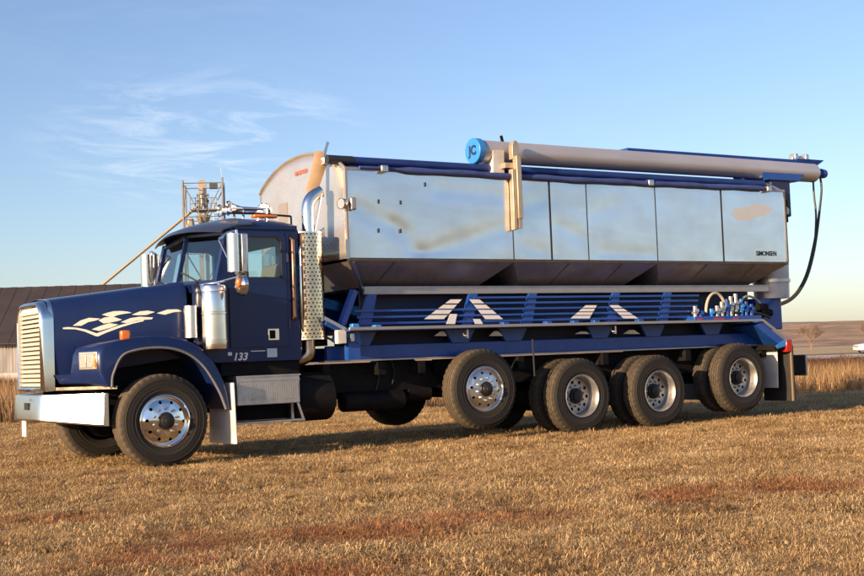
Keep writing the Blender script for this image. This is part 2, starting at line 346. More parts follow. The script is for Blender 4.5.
def soil_nodes(n, l, vec):
    """dead-grass colour by place: straw, brown, and the patches of red-brown stubble"""
    def nz(s, d=4, r=.55):
        a = n.new('ShaderNodeTexNoise'); a.inputs['Scale'].default_value = s; a.inputs['Detail'].default_value = d; a.inputs['Roughness'].default_value = r; l.new(vec, a.inputs['Vector']); return a.outputs['Fac']
    def ramp(v, a, b, lo=0., hi=1.):
        m = n.new('ShaderNodeMapRange'); m.inputs[1].default_value = a; m.inputs[2].default_value = b; m.inputs[3].default_value = lo; m.inputs[4].default_value = hi; l.new(v, m.inputs[0]); return m.outputs[0]
    def math_(op, a, b):
        m = n.new('ShaderNodeMath'); m.operation = op
        for k, q in enumerate((a, b)):
            if isinstance(q, (int, float)): m.inputs[k].default_value = q
            else: l.new(q, m.inputs[k])
        return m.outputs[0]
    red = None
    # elongated patches: centre, direction, half length, half width
    for (u, v, hl, hw, ang) in PATCHES:
        c = onz(u, v); d = (rt0 * math.cos(ang) + fw0 * math.sin(ang)).normalized()
        mp = n.new('ShaderNodeMapping'); mp.vector_type = 'TEXTURE'; mp.inputs['Location'].default_value = (c.x, c.y, 0); mp.inputs['Rotation'].default_value = (0, 0, math.atan2(d.y, d.x)); mp.inputs['Scale'].default_value = (hl, hw, 1000)
        l.new(vec, mp.inputs[0]); ln = n.new('ShaderNodeVectorMath'); ln.operation = 'LENGTH'; l.new(mp.outputs[0], ln.inputs[0])
        e = ramp(ln.outputs['Value'], .35, 1.25, 1, 0)
        red = e if red is None else math_('MAXIMUM', red, e)
    k = math_('ADD', red, math_('SUBTRACT', math_('MULTIPLY', nz(1.3, 10, .76), 4.6), 2.48))
    redm = math_('MULTIPLY', math_('MULTIPLY', ramp(k, .35, .85), math_('MINIMUM', math_('MULTIPLY', red, 2.5), 1)), .85)
    return nz, ramp, math_, redm

PATCHES = [(285, 540, 1.6, .95, .06), (430, 526, 1.3, .80, .05), (540, 516, .8, .45, .05), (150, 562, 1.0, .5, .1), (800, 490, 1.9, .9, .0), (330, 572, .7, .4, .0), (690, 497, .7, .4, 0), (30, 520, 1.2, .5, .1)]

def ground_mat():
    M = bpy.data.materials.new('dry_grass_ground'); M.use_nodes = True; t = M.node_tree; n = t.nodes; l = t.links; b = n['Principled BSDF']
    g = n.new('ShaderNodeNewGeometry'); vec = g.outputs['Position']
    nz, ramp, math_, redm = soil_nodes(n, l, vec)
    mi = n.new('ShaderNodeMix'); mi.data_type = 'RGBA'; l.new(ramp(nz(.45, 6), .35, .65), mi.inputs[0]); mi.inputs[6].default_value = (.22, .135, .062, 1); mi.inputs[7].default_value = (.40, .265, .125, 1)
    mj = n.new('ShaderNodeMix'); mj.data_type = 'RGBA'; mj.blend_type = 'MULTIPLY'; mj.inputs[0].default_value = .7; l.new(mi.outputs[2], mj.inputs[6])
    q = n.new('ShaderNodeValToRGB'); q.color_ramp.elements[0].position = .35; q.color_ramp.elements[0].color = (.45, .42, .4, 1); q.color_ramp.elements[1].position = .65; l.new(nz(25, 5, .7), q.inputs[0]); l.new(q.outputs[0], mj.inputs[7])
    mk = n.new('ShaderNodeMix'); mk.data_type = 'RGBA'; l.new(redm, mk.inputs[0]); l.new(mj.outputs[2], mk.inputs[6]); mk.inputs[7].default_value = (.16, .06, .03, 1)
    l.new(mk.outputs[2], b.inputs['Base Color']); b.inputs['Roughness'].default_value = .95; b.inputs['Specular IOR Level'].default_value = .1
    bp = n.new('ShaderNodeBump'); bp.inputs['Strength'].default_value = .8; bp.inputs['Distance'].default_value = .03; l.new(nz(18, 6, .7), bp.inputs['Height']); l.new(bp.outputs[0], b.inputs['Normal'])
    return M

g = MB()
S = 4000
g.add([(-S, -S, 0), (S, -S, 0), (S, S, 0), (-S, S, 0)], [(0, 1, 2, 3)])
go = g.build('ground', ground_mat()); go['kind'] = 'structure'; tag(go, 'dry tan mown grass field under the blue lorry')

# far road, a pale strip beyond the weeds
def strip(name, d0, d1, m, z, l0=-300, l1=500, n=24, wob=0):
    b = MB(); vs = []; fs = []
    for i in range(n + 1):
        x = l0 + (l1 - l0) * i / n; o = wob * math.sin(i * 1.7)
        vs += [cw(x, d0 + o, z), cw(x, d1 + o, z)]
    for i in range(n): fs.append((2 * i, 2 * i + 2, 2 * i + 3, 2 * i + 1))
    b.add(vs, fs); o = b.build(name, m); o['kind'] = 'structure'; return o
ROADM = mat('pale_gravel_road', (.46, .43, .40), .9, var=.1, scale=.4)
rd = strip('road', 88, 112, ROADM, .006); tag(rd, 'pale gravel road crossing behind the weeds')
FIELDM = mat('pale_stubble_field', (.42, .31, .15), .95, var=.2, scale=.05)
fl = strip('field', 125, 330, FIELDM, .004); tag(fl, 'yellow stubble field beyond the gravel road')

# low hills
def hill(name, c, w_, d_, h, m, label, seed):
    n = 48; b = MB(); vs = []; fs = []
    for j in range(n + 1):
        for i in range(n + 1):
            a = (i / n - .5) * 2; e = (j / n - .5) * 2; r = math.sqrt(a * a + e * e)
            z = h * max(0, math.cos(min(r, 1) * math.pi / 2)) ** 1.3 + (1.2 * mnoise.noise((a * 5 + seed, e * 5, 0)) if r < .97 else 0) * max(0, 1 - r) - .3
            vs.append(cw(c[0] + a * w_, c[1] + e * d_, z))
    for j in range(n):
        for i in range(n): fs.append((j * (n + 1) + i, j * (n + 1) + i + 1, (j + 1) * (n + 1) + i + 1, (j + 1) * (n + 1) + i))
    b.add(vs, fs); o = b.build(name, m); o['kind'] = 'structure'; tag(o, label); return o
HILLM = mat('brown_hill_grass', (.34, .23, .14), .95, var=.35, scale=.08, dirt=(.15, .095, .06), dirtamt=.85, dirtscale=.11)
hill('hill', (150, 520), 230, 150, 9.6, HILLM, 'low brown hill on the skyline behind the bare tree', 1.0)
hill('hill', (330, 640), 260, 200, 8.5, HILLM, 'long low hill on the skyline reaching past the gravel road', 5.0)

# ------------------------------------------------------------------ shed
shed = empty('livestock_shed', cw(-33, 101)); tag(shed, 'long shed with a dark brown roof behind the lorry nose', 'shed')
shed.location = (0, 0, 0)
SROOF = mat('brown_roof_sheet', (.042, .033, .031), .75, 0, var=.2, scale=.5, dirt=(.065, .043, .035), dirtamt=.5, dirtscale=.4)
SBOARD = mat('grey_weathered_boards', (.30, .28, .27), .85, var=.35, scale=2, stretch=(1, 1, .15))
SCON = mat('pale_concrete', (.50, .47, .44), .9, var=.1)
A = cw(-46, 94); Bp = cw(-12, 99); ax = (Bp - A).normalized(); ay = Vector((-ax.y, ax.x, 0)); LN = (Bp - A).length
def sp(a, b, z): return A + ax * a + ay * b + Vector((0, 0, z))
b = MB(); nsh = 60
for i in range(nsh):
    a0 = -.6 + (LN + 1.2) * i / nsh; a1 = -.6 + (LN + 1.2) * (i + 1) / nsh; k = .018 if i % 2 else 0
    b.loft([[sp(a0, -.7, 3.25 + k), sp(a0, 11, 8.1 + k), sp(a0, 11, 8.18 + k), sp(a0, -.7, 3.33 + k)], [sp(a1, -.7, 3.25 + k), sp(a1, 11, 8.1 + k), sp(a1, 11, 8.18 + k), sp(a1, -.7, 3.33 + k)]])
    b.loft([[sp(a0, 22.7, 3.25 + k), sp(a0, 11, 8.1 + k), sp(a0, 11, 8.18 + k), sp(a0, 22.7, 3.33 + k)], [sp(a1, 22.7, 3.25 + k), sp(a1, 11, 8.1 + k), sp(a1, 11, 8.18 + k), sp(a1, 22.7, 3.33 + k)]])
b.build('roof', SROOF, shed)
b = MB(); nb = int(LN / .22)
for i in range(nb):
    a0 = LN * i / nb; k = rng.uniform(-.02, .02); b.obox(sp(a0 + .1, k, 2.3), ax * .095, ay * .02, (0, 0, 1.12))
o = b.build('wall_boards', SBOARD, shed); o['kind'] = 'stuff'
b = MB(); b.obox(sp(LN / 2, .0, .58), ax * LN / 2, ay * .25, (0, 0, .58)); b.build('foundation', SCON, shed)
for a_ in (0, LN):
    b = MB(); b.loft([[sp(a_, .1, 1.1), sp(a_, 21.9, 1.1), sp(a_, 21.9, 3.4), sp(a_, 11, 7.95), sp(a_, .1, 3.4)], [sp(a_ + .05, .1, 1.1), sp(a_ + .05, 21.9, 1.1), sp(a_ + .05, 21.9, 3.4), sp(a_ + .05, 11, 7.95), sp(a_ + .05, .1, 3.4)]]); b.build('gable_wall', SBOARD, shed)

# ------------------------------------------------------------------ grain leg tower
TD = 124
tb = cam_xy(208, TD); tower = empty('grain_tower', tb); tag(tower, 'grain elevator tower with platform and long spout behind the cab roof', 'tower')
TM = mat('galvanised_tower_steel', (.25, .235, .22), .5, .4, var=.2, scale=2)
TL = mat('tan_elevator_leg', (.42, .36, .27), .45, .5, var=.15, scale=1)
TD_ = mat('dark_motor', (.05, .06, .055), .6)
tr = (rt0 * math.cos(R(7)) + fw0 * math.sin(R(7))); tf = Vector((-tr.y, tr.x, 0))
def tp(a, b_, z): return tr * a + tf * b_ + Vector((0, 0, z))
HT = 18.7; hw_ = 1.85
for sx in (-1, 1):
    for sy in (-1, 1):
        MB().cyl(tp(sx * hw_, sy * hw_, 0), tp(sx * hw_, sy * hw_, HT + (.2 if sx > 0 else 0)), .10, n=6).build('post', TM, tower)
b = MB(); lv = [0, 3, 6, 9, 12, 15.2, HT - .3]
for i, z in enumerate(lv):
    for s_ in (-1, 1):
        if i:
            b.cyl(tp(-hw_, s_ * hw_, z), tp(hw_, s_ * hw_, z), .05, n=5); b.cyl(tp(s_ * hw_, -hw_, z), tp(s_ * hw_, hw_, z), .05, n=5)
        if i < len(lv) - 1:
            z1 = lv[i + 1]
            b.cyl(tp(-hw_, s_ * hw_, z1), tp(-.2, s_ * hw_, z), .055, n=5); b.cyl(tp(hw_, s_ * hw_, z1), tp(.2, s_ * hw_, z), .055, n=5)
            b.cyl(tp(s_ * hw_, -hw_, z), tp(s_ * hw_, hw_, z1), .04, n=5)
b.build('bracing', TM, tower)
b = MB()
for s_ in (-.28, .28): b.obox(tp(s_ - .1, 0, 8.6), tr * .2, tf * .22, (0, 0, 8.6))
b.build('elevator_leg', TL, tower)
b = MB(); b.obox(tp(-.1, 0, 17.9), tr * .36, tf * .3, (0, 0, .75))
b.loft([[tp(-.1 + .36 * math.cos(R(a)), s_ * .3, 18.6 + .36 * math.sin(R(a))) for a in range(0, 181, 20)] for s_ in (-1, 1)]); b.build('elevator_head', TL, tower)
b = MB(); b.obox(tp(.95, 0, 18.35), tr * .38, tf * .3, (0, 0, .27)); b.build('motor', TD_, tower)
b = MB(); b.obox(tp(0, 0, 16.0), tr * 1.25, tf * .9, (0, 0, .05))
for k in range(6): b.cyl(tp(-1.25 + .5 * k, -.9, 16), tp(-1.25 + .5 * k, -.9, 17.1), .035, n=5)
for z in (16.55, 17.1): b.cyl(tp(-1.25, -.9, z), tp(1.25, -.9, z), .035, n=5)
b.build('platform', TM, tower)
for z in (12.4, 13.2, 15.9, 16.9, 17.5): MB().obox(tp(-.1, 0, z), tr * .58, tf * .42, (0, 0, .09)).build('leg_collar', TM, tower)
MB().cyl(tp(-.1, -.5, 16.4), tp(-.1, -.5, 17.4), .3, n=10).build('leg_drum', TL, tower)
MB().obox(tp(-1.0, -.4, 13.6), tr * .35, tf * .3, (0, 0, .4)).build('surge_box', TL, tower)
b = MB(); b.cyl(tp(-.1, 0, 15.5), tp(-.1, 0, 14.5), .75, .35, n=10); b.cyl(tp(-1.3, -.3, 15.2), tp(-1.3, -.3, 14.2), .3, .5, n=8); b.build('distributor', TL, tower)
b = MB()
for k in (-.2, .2): b.cyl(tp(1.1 + k, -.5, 0), tp(1.1 + k, -.5, 17), .04, n=4)
for k in range(40): b.cyl(tp(.9, -.5, .4 * k + .3), tp(1.3, -.5, .4 * k + .3), .025, n=4)
b.build('ladder', TM, tower)
p0 = at(198, 206, TD) - tb; p1 = at(88, 297, TD) - tb
b = MB(); b.cyl(p0, p1 + (p1 - p0) * .25, .14, n=8); b.build('spout', mat('spout_steel', (.28, .22, .15), .5, .5, var=.1), tower)
b = MB(); b.cyl(p1 + (p1 - p0) * .25 - Vector((0, 0, .1)), Vector((p1.x, p1.y, -.0)) + (p1 - p0).to_2d().to_3d() * .25, .12, n=6); b.build('spout_post', TM, tower)
b = MB(); b.cyl(tp(hw_, -hw_, HT), tp(hw_ - .1, -hw_, HT + 1.1), .02, n=4); b.build('antenna', TM, tower)

# ------------------------------------------------------------------ bare trees on the far field
BARK = mat('bare_branches', (.21, .15, .115), .9, var=.2)
def bare_tree(base, h, spread, label, seed):
    rr = random.Random(seed); root = empty('bare_tree', base); tag(root, label, 'tree')
    trunk = MB(); crown = MB()
    trunk.tube([(0, 0, 0), (.05, 0, h * .16), (0, .04, h * .32)], [h * .028, h * .022, h * .017], 6)
    def grow(p, d, ln, r, lev):
        q = p + d * ln; mid = p + d * ln * .5 + Vector((rr.uniform(-.06, .06), rr.uniform(-.06, .06), 0)) * ln
        crown.tube([p, mid, q], [r, r * .8, r * .55], 4 if lev < 2 else 3, cap=False)
        if lev >= 5: return
        for k in range(rr.randint(3, 4)):
            a = rr.uniform(0, 2 * math.pi); sp_ = rr.uniform(.35, .85)
            dd = (d + Vector((math.cos(a) * sp_, math.sin(a) * sp_, rr.uniform(-.1, .25)))).normalized()
            grow(p + d * ln * rr.uniform(.5, 1), dd, ln * rr.uniform(.6, .8), r * .55, lev + 1)
    for k in range(8):
        a = k * .79 + rr.uniform(-.3, .3); sv = spread * rr.uniform(.25, 1.5); d = Vector((math.cos(a) * sv, math.sin(a) * sv, 1)).normalized()
        grow(Vector((0, 0, h * rr.uniform(.2, .32))), d, h * .25, h * .013, 0)
    trunk.build('trunk', BARK, root); crown.build('crown', BARK, root)
bare_tree(cam_xy(811, 170), 4.4, 1.15, 'round bare leafless tree on the field by the far road', 3)
bare_tree(cam_xy(868, 190), 4.4, .9, 'thin bare leafless tree at the right picture edge', 8)

# ------------------------------------------------------------------ far car
car = empty('parked_car', cw((877 - 432) / 1300 * 108, 108, .012), rz=math.atan2(rt0.y, rt0.x)); tag(car, 'small white car on the gravel road at the right edge', 'car')
CARW = mat('white_car_paint', (.72, .72, .70), .3, coat=.6); CG = mat('dark_car_glass', (.02, .025, .03), .1)
prof = [(-2.0, .32), (-2.05, .55), (-1.98, .78), (-1.1, .88), (-.55, 1.36), (.75, 1.42), (1.55, .95), (2.05, .90), (2.1, .5), (2.05, .32)]
MB().prism(prof, -.82, .82).build('body', CARW, car, bevel=.06)
for s_ in (-1, 1):
    MB().prism([(-.92, .93), (-.48, 1.30), (.05, 1.34), (.05, .93)], s_ * .825, s_ * .832).build('window', CG, car)
    MB().prism([(.12, .93), (.12, 1.34), (.7, 1.36), (1.3, .95)], s_ * .825, s_ * .832).build('window', CG, car)
for x_ in (-1.3, 1.3):
    for s_ in (-1, 1):
        wo = empty('wheel', (x_, s_ * .74, .31), car)
        MB().lathe([(-.1, .2), (-.1, .29), (-.05, .31), (.05, .31), (.1, .29), (.1, .2)], (0, 0, 0), 20).build('tyre', RUBBER2, wo)
        MB().cyl((0, -.09, 0), (0, .09, 0), .2, n=16).build('rim', ALU, wo)
MB().box(-2.08, -2.03, -.7, .7, .6, .72).build('headlight_strip', LENS, car)

# ================================================================== THE LORRY
T = empty('feed_truck'); tag(T, 'dark blue feed truck with stainless grain box, folded auger and lifted axles', 'truck')
MID = 1.25
def both(mb, name, m, parent, **k):
    return mb.build(name, m, parent, **k), mb.mirror().build(name, m, parent, **k)

# ---- wheels
def tyre_mb(w_, r, drive, y0=0.0):
    t0, t1 = .055, w_ - .055; pr = [(.035, .283), (.016, .292), (.008, .32), (.006, .333), (.002, .336), (.002, .345), (.004, .348), (.0, .375), (-.001, .378), (-.001, .383), (.001, .386), (.0, .42), (.004, .448), (.001, .451), (.001, .457), (.008, .461), (.018, .485), (.030, r - .022), (.045, r - .008)]
    pr = [(a, q * r / .525 if q > .3 and q < .5 else q) for a, q in pr]
    tread = [(t0, r)]; ng = 4
    for k in range(ng):
        c = t0 + (t1 - t0) * (k + .5 + (.0)) / ng
        tread += [(c - .007, r + .001), (c - .005, r - .012), (c + .005, r - .012), (c + .007, r + .001)]
    tread += [(t1, r)]
    full = pr + tread + [(w_ - a, q) for a, q in reversed(pr)]
    npr = len(pr); nt_ = len(tread); n = 160
    full = [(a + y0, q) for a, q in full]
    def rmod(i, j):
        sh = j in (npr - 1, npr - 2, npr, npr + nt_ - 1, npr + nt_, npr + nt_ + 1)
        if sh and i % 4 == 0: return .011
        if drive and npr < j < npr + nt_ - 1 and (i + (j % 3)) % 5 == 0: return .010
        return 0
    return MB().lathe(full, (0, 0, 0), n, rmod)
def disc_with_holes(rin, rout, rh, hr, n, afun, thick):
    b = MB(); hs = [[(rh * math.cos(2 * math.pi * k / n) + hr * math.cos(t), rh * math.sin(2 * math.pi * k / n) + hr * math.sin(t)) for t in np.linspace(0, 2 * math.pi, 10, endpoint=False)] for k in range(n)]
    circ = lambda q, m_: [(q * math.cos(t), q * math.sin(t)) for t in np.linspace(0, 2 * math.pi, m_, endpoint=False)]
    b.plate(circ(rout, 60), [circ(rin, 40)] + hs, 0, thick)
    b.v = [(x, y + afun(math.hypot(x, z)), z) for x, y, z in b.v]; return b
def hub_mb(rl, a_l, rhub, a0, a1, nn=10):
    b = MB()
    for k in range(nn):
        t = 2 * math.pi * (k + .5) / nn; c = (rl * math.cos(t), 0, rl * math.sin(t)); b.cyl((c[0], a_l + .01, c[2]), (c[0], a_l - .03, c[2]), .017, .013, n=6)
    return b
tyF = tyre_mb(.33, .53, False).mesh('tyre', RUBBER, 30); tyP = tyre_mb(.30, .525, False).mesh('tyre', RUBBER, 30)
tyD = tyre_mb(.275, .52, True).mesh('tyre', RUBBER, 30)
b = MB().lathe([(.05, .262), (.02, .272), (.008, .285), (.014, .298), (.03, .296), (.06, .276), (.30, .27)], (0, 0, 0), 64)
f_ = lambda q: -.012 + .055 * max(0, (q - .15) / .115) ** 1.5
b2 = disc_with_holes(.10, .266, .215, .019, 10, f_, .012); b.add(b2.v, b2.f); b3 = hub_mb(.145, -.012, 0, 0, 0); b.add(b3.v, b3.f)
rimF = b.mesh('rim', CHROME, 30)
b = MB().lathe([(.05, .262), (.02, .272), (.008, .285), (.014, .298), (.03, .296), (.06, .276), (.28, .27)], (0, 0, 0), 64); b.add(b2.v, b2.f); b.add(b3.v, b3.f)
rimP = b.mesh('rim', ALU, 30)
hubF = MB().lathe([(.06, .100), (-.022, .098), (-.030, .092), (-.032, .070), (-.055, .066), (-.062, .055), (-.064, .030), (-.075, .026), (-.078, .0)], (0, 0, 0), 32).mesh('hub', HUBDARK, 30)
b = MB().lathe([(.02, .292), (.004, .296), (.0, .290), (.004, .282), (.018, .276), (.035, .268), (.06, .262), (.15, .255), (.17, .25), (.18, .235)], (0, 0, 0), 64)
f2 = lambda q: .165 + .0 * q
b4 = disc_with_holes(.09, .245, .195, .024, 10, f2, .012); b.add(b4.v, b4.f); b5 = hub_mb(.143, .165, 0, 0, 0); b.add(b5.v, b5.f)
b.lathe([(.18, .235), (.33, .25), (.60, .262)], (0, 0, 0), 48)
rimD = b.mesh('rim', RIMSTEEL, 30)
hubD = MB().lathe([(.20, .110), (.135, .108), (.125, .100), (.122, .082), (.095, .078), (.088, .060), (.086, .0)], (0, 0, 0), 32).mesh('hub', HUBDARK, 30)
backD = MB().cyl((0, .62, 0), (0, .19, 0), .24, n=24).mesh('brake_drum', BLACK)
def link(name, me, parent, loc=(0, 0, 0)):
    o = bpy.data.objects.new(name, me); COL.objects.link(o); o.parent = parent; o.location = loc; return o
def wheel(x, z, kind, far=False, spin=0.0):
    e = empty('wheel', (x, 2.5 if far else 0, z), T); e.rotation_euler = (0, spin, math.pi if far else 0)
    if kind == 'front': link('tyre', tyF, e); link('rim', rimF, e); link('hub', hubF, e)
    elif kind == 'pusher': link('tyre', tyP, e); link('rim', rimP, e); link('hub', hubF, e)
    else:
        link('tyre', tyD, e); link('tyre', tyD, e, (0, .335, 0)); link('rim', rimD, e); link('hub', hubD, e)
    link('brake_drum', backD, e) if kind == 'dual' else link('brake_drum', backD, e, (0, -.1, 0))
    return e
for x, z, k in ((0, .527, 'front'), (4.40, .685, 'pusher'), (6.02, .517, 'dual'), (7.45, .517, 'dual'), (9.13, .642, 'dual')):
    for far in (False, True): wheel(x, z, k, far, random.uniform(0, 6))
# axles
for x, z in ((0, .50), (4.40, .66), (6.02, .517), (7.45, .517), (9.13, .642)):
    b = MB().cyl((x, .5, z), (x, 2.0, z), .09, n=12)
    if x in (6.02, 7.45): b.cyl((x, 1.0, z), (x, 1.5, z), .22, n=16)
    b.build('axle', BLACK, T)

# ---- chassis
for y in (.84, 1.58): MB().box(-.9, 10.3, y, y + .08, .80, 1.085).build('frame_rail', BLACK, T)
b = MB().box(-.75, .85, .95, 1.55, .62, 1.35).box(.85, 2.4, .98, 1.52, .55, 1.0).box(2.4, 6, 1.18, 1.32, .62, .76); b.build('driveline_light_block', BLACK, T)  # plain boxes for engine and driveline, added to block light under the cab
for x in (2.2, 3.0, 3.6, 5.2, 6.7, 8.3, 9.9): MB().box(x, x + .1, .35, 2.15, .93, 1.09).build('cross_member', BLACK, T)
b = MB().prism([(2.3, .72), (4.1, .72), (3.8, 1.09), (2.3, 1.09)], .56, .62).box(4.0, 9.9, .60, .66, .74, 1.1); b.build('side_skirt', BLACK, T)
MB().cyl((2.55, .55, .60), (3.45, .55, .60), .125, n=16).build('air_tank', BLACK, T, bevel=.02); b = MB().cyl((3.55, .62, .66), (3.9, .62, .66), .10, n=14); b.build('air_tank', BLACK, T)
b = MB().cyl((1.78, .45, .70), (2.28, .45, .70), .30, n=28); b.build('fuel_tank', BLACK, T, bevel=.02)
for x in (4.40, 6.02, 7.45, 9.13):
    for s in (.72, 1.78):
        b = MB(); b.tube([(x - .55, s, .86), (x - .2, s, .78), (x + .2, s, .78), (x + .55, s, .86)], .05, 6); b.cyl((x + .2, s, .7), (x + .2, s, 1.0), .12, n=12); b.build('spring', BLACK, T)
MB().tube([(3.05, .54, .72), (3.09, .53, .85), (3.11, .53, .98), (3.1, .54, 1.11)], .009, 6).build('air_line', RUBBER2, T); MB().tube([(3.3, .54, .8), (3.34, .53, .95), (3.3, .54, 1.11)], .009, 6).build('air_line', RUBBER2, T)
MB().tube([(5.28, .1, .82), (5.27, .1, 1.32)], .012, 6).build('air_line', RUBBER2, T)

# ---- bumper
def bump_path(z0, z1, off=0):
    pts = [(-.665, .115), (-.70, .15), (-1.185, .685), (-1.20, .715), (-1.215, .80), (-1.22, 1.0), (-1.22, 1.5), (-1.215, 1.7), (-1.20, 1.785), (-1.185, 1.815), (-.70, 2.35), (-.665, 2.385)]
    return [(x + off, y, z0 - .07 * min(1, max(0, (abs(y - 1.25) - .5) / .6)), z1) for x, y in pts]
secs = []
for (x, y, z0, z1) in bump_path(.575, .872):
    secs.append([(x, y, z0), (x - .014, y, z0 + .02), (x + .002, y, z1 - .03), (x + .008, y, z1 - .005), (x + .03, y, z1), (x + .05, y, z1 - .01), (x + .05, y, z0)])
bp = MB().loft(secs).build('bumper', mat('bumper_chrome', (.85, .84, .83), .20, 1), T, angle=20)
b = MB().box(-1.238, -1.222, 1.08, 1.24, .70, .78).build('tow_slot', GASK, bp)
for yy in (.98, 1.62): MB().box(-1.235, -1.21, yy - .03, yy + .03, .80, .83).build('bumper_bolt_plate', ALU, bp)
MB().obox((-1.18, 1.47, .485), (.004, 0, .001), (0, .085, 0), (0, 0, .10)).build('hanging_plate', WHITEP, T)

# ---- grille
gs = MB()
outer = [(y, z) for y, z in rrect(.74, 1.76, .90, 1.955, .04)]
def gout(i, dy): # outline with round top
    a = [(.745 + i, .905 + dy), (.745 + i, 1.72)] + [(p[0], p[1]) for p in arc(.965, 1.72, .22 - i, 180, 90, 7)][1:] + [(p[0], p[1]) for p in arc(1.535, 1.72, .22 - i, 90, 0, 7)] + [(1.755 - i, .905 + dy)]
    return a
secs = [[(-1.02, y, z + .005) for y, z in gout(0, 0)], [(-1.13, y, z) for y, z in gout(0, 0)], [(-1.165, y, z) for y, z in gout(.012, .012)], [(-1.175, y, z) for y, z in gout(.035, .03)], [(-1.165, y, z) for y, z in gout(.055, .05)], [(-1.10, y, z) for y, z in gout(.062, .055)]]
grs = gs.loft(secs, cap=False).build('grille_surround', CHROME, T, angle=50)
MB().prism([(y, z) for y, z in gout(.05, .045)], -1.085, -1.07, 'x').build('grille_backing', GASK, grs)
GSL = mat('grille_bar_metal', (.74, .70, .64), .35, .25, var=.06, scale=5)
MB().prism([(.815, 1.80), (.815, 1.83)] + [(y, z) for y, z in gout(.07, 0)[2:-2] if z > 1.83] + [(1.685, 1.83), (1.685, 1.80)], -1.15, -1.10, 'x').build('grille_panel', GSL, grs)
sl = MB().box(-.018, .018, .81, 1.69, -.015, .015).mesh('slat', GSL)
for k in range(16):
    o = link('slat', sl, grs, (-1.125, 0, .985 + k * .0525)); o.rotation_euler = (0, R(-18), 0)

# ---- hood
def hsec(x):
    t = (x + 1.04) / 1.56; ys = .755 + (.41 - .755) * t; zt = 1.945 + .19 * t; zb = 1.05 + .20 * t
    a = [(ys + .02, zb), (ys, zb + .3), (ys, zt - .17), (ys + .012, zt - .09), (ys + .045, zt - .035), (ys + .10, zt - .005), (ys + .2, zt + .012), (1.25, zt + .03)]
    return [(x, y, z) for y, z in a] + [(x, 2.5 - y, z) for y, z in a[-2::-1]]
hood = MB().loft([hsec(x) for x in np.linspace(-1.03, .46, 12)], closed=False, cap=False).build('hood', NAVY, T, angle=40)
# chrome-edged front corner band
MB().loft([hsec(-1.075), hsec(-1.02)], closed=False, cap=False).build('hood_front_band', CHROME, hood)
hn = Vector((.345 / 1.56, -1, 0)).normalized() * 1.0; hn = Vector((-.345, -1.56, 0)).normalized(); hp = Vector((-1.04, .755, 1.5))
def decal(pts, m, name, par, lift=.004):
    ca = sum(a for a, _ in pts) / len(pts); cb = sum(b_ for _, b_ in pts) / len(pts); gk = 1.0 if len(pts) > 12 else 1.05
    q = [onplane(40 + (ca + (a - ca) * gk) / 5.4, 295 + (cb + (b_ - cb) * gk) / 5.4, hp + hn * lift, hn) for a, b_ in pts]
    MB().loft([[tuple(p - hn * .003) for p in q], [tuple(p) for p in q]]).build(name, m, par)
for pts in ([(338, 106), (365, 96), (400, 88), (440, 87), (470, 90), (492, 96), (450, 102), (420, 108), (388, 120)],
            [(498, 106), (540, 89), (580, 85), (618, 92), (575, 107), (530, 109)],
            [(633, 98), (690, 79), (740, 78), (764, 88), (720, 93), (675, 106)],
            [(180, 165), (220, 138), (265, 124), (322, 128), (300, 138), (260, 146), (225, 165)],
            [(318, 136), (350, 122), (395, 118), (440, 133), (420, 140), (375, 149), (345, 153)],
            [(440, 146), (490, 125), (540, 118), (607, 122), (600, 131), (530, 136), (470, 151)],
            [(282, 185), (330, 166), (375, 153), (420, 160), (385, 175), (320, 193)]):
    decal(pts, CREAM, 'checker_decal', hood)
top_l = [(122, 177), (150, 173), (200, 177), (250, 187), (305, 207), (360, 188), (430, 163), (500, 145), (560, 133)]
bot_l = [(560, 141), (500, 155), (430, 177), (360, 203), (312, 224), (300, 222), (240, 197), (190, 185), (125, 184)]
decal(top_l + bot_l, CREAM, 'checker_decal', hood)
# hood latch
p = onplane(40 + 770 / 5.4, 295 + 190 / 5.4, hp, hn); MB().obox(p - hn * .005 * -1, (.035, -.008, -.02), hn * .012, (.0, 0, .014)).build('hood_latch', RUBBER2, hood)

# ---- front fenders
top_o = [(-.70, .935), (-.84, .99), (-.895, 1.12), (-.895, 1.30), (-.86, 1.375), (-.75, 1.415), (-.5, 1.455), (-.25, 1.485), (.0, 1.488), (.22, 1.455), (.40, 1.385), (.54, 1.28), (.65, 1.14), (.73, .98), (.785, .82), (.815, .62)]
arch = [(-.655, .945), (-.64, 1.07), (-.56, 1.21), (-.45, 1.295), (-.25, 1.345), (-.02, 1.355), (.18, 1.325), (.35, 1.25), (.49, 1.13), (.60, .97), (.69, .80), (.755, .62)]
def smooth(p, n=4):
    q = [p[0]] + p + [p[-1]]; out = []
    for i in range(1, len(q) - 2):
        for k in range(n):
            t = k / n; out.append(tuple(.5 * (2 * b1 + (c1 - a1) * t + (2 * a1 - 5 * b1 + 4 * c1 - d1) * t * t + (3 * b1 - a1 - 3 * c1 + d1) * t ** 3) for a1, b1, c1, d1 in zip(q[i - 1], q[i], q[i + 1], q[i + 2])))
    return out + [p[-1]]
top_o = top_o[:4] + smooth(top_o[4:]); arch = smooth(arch)
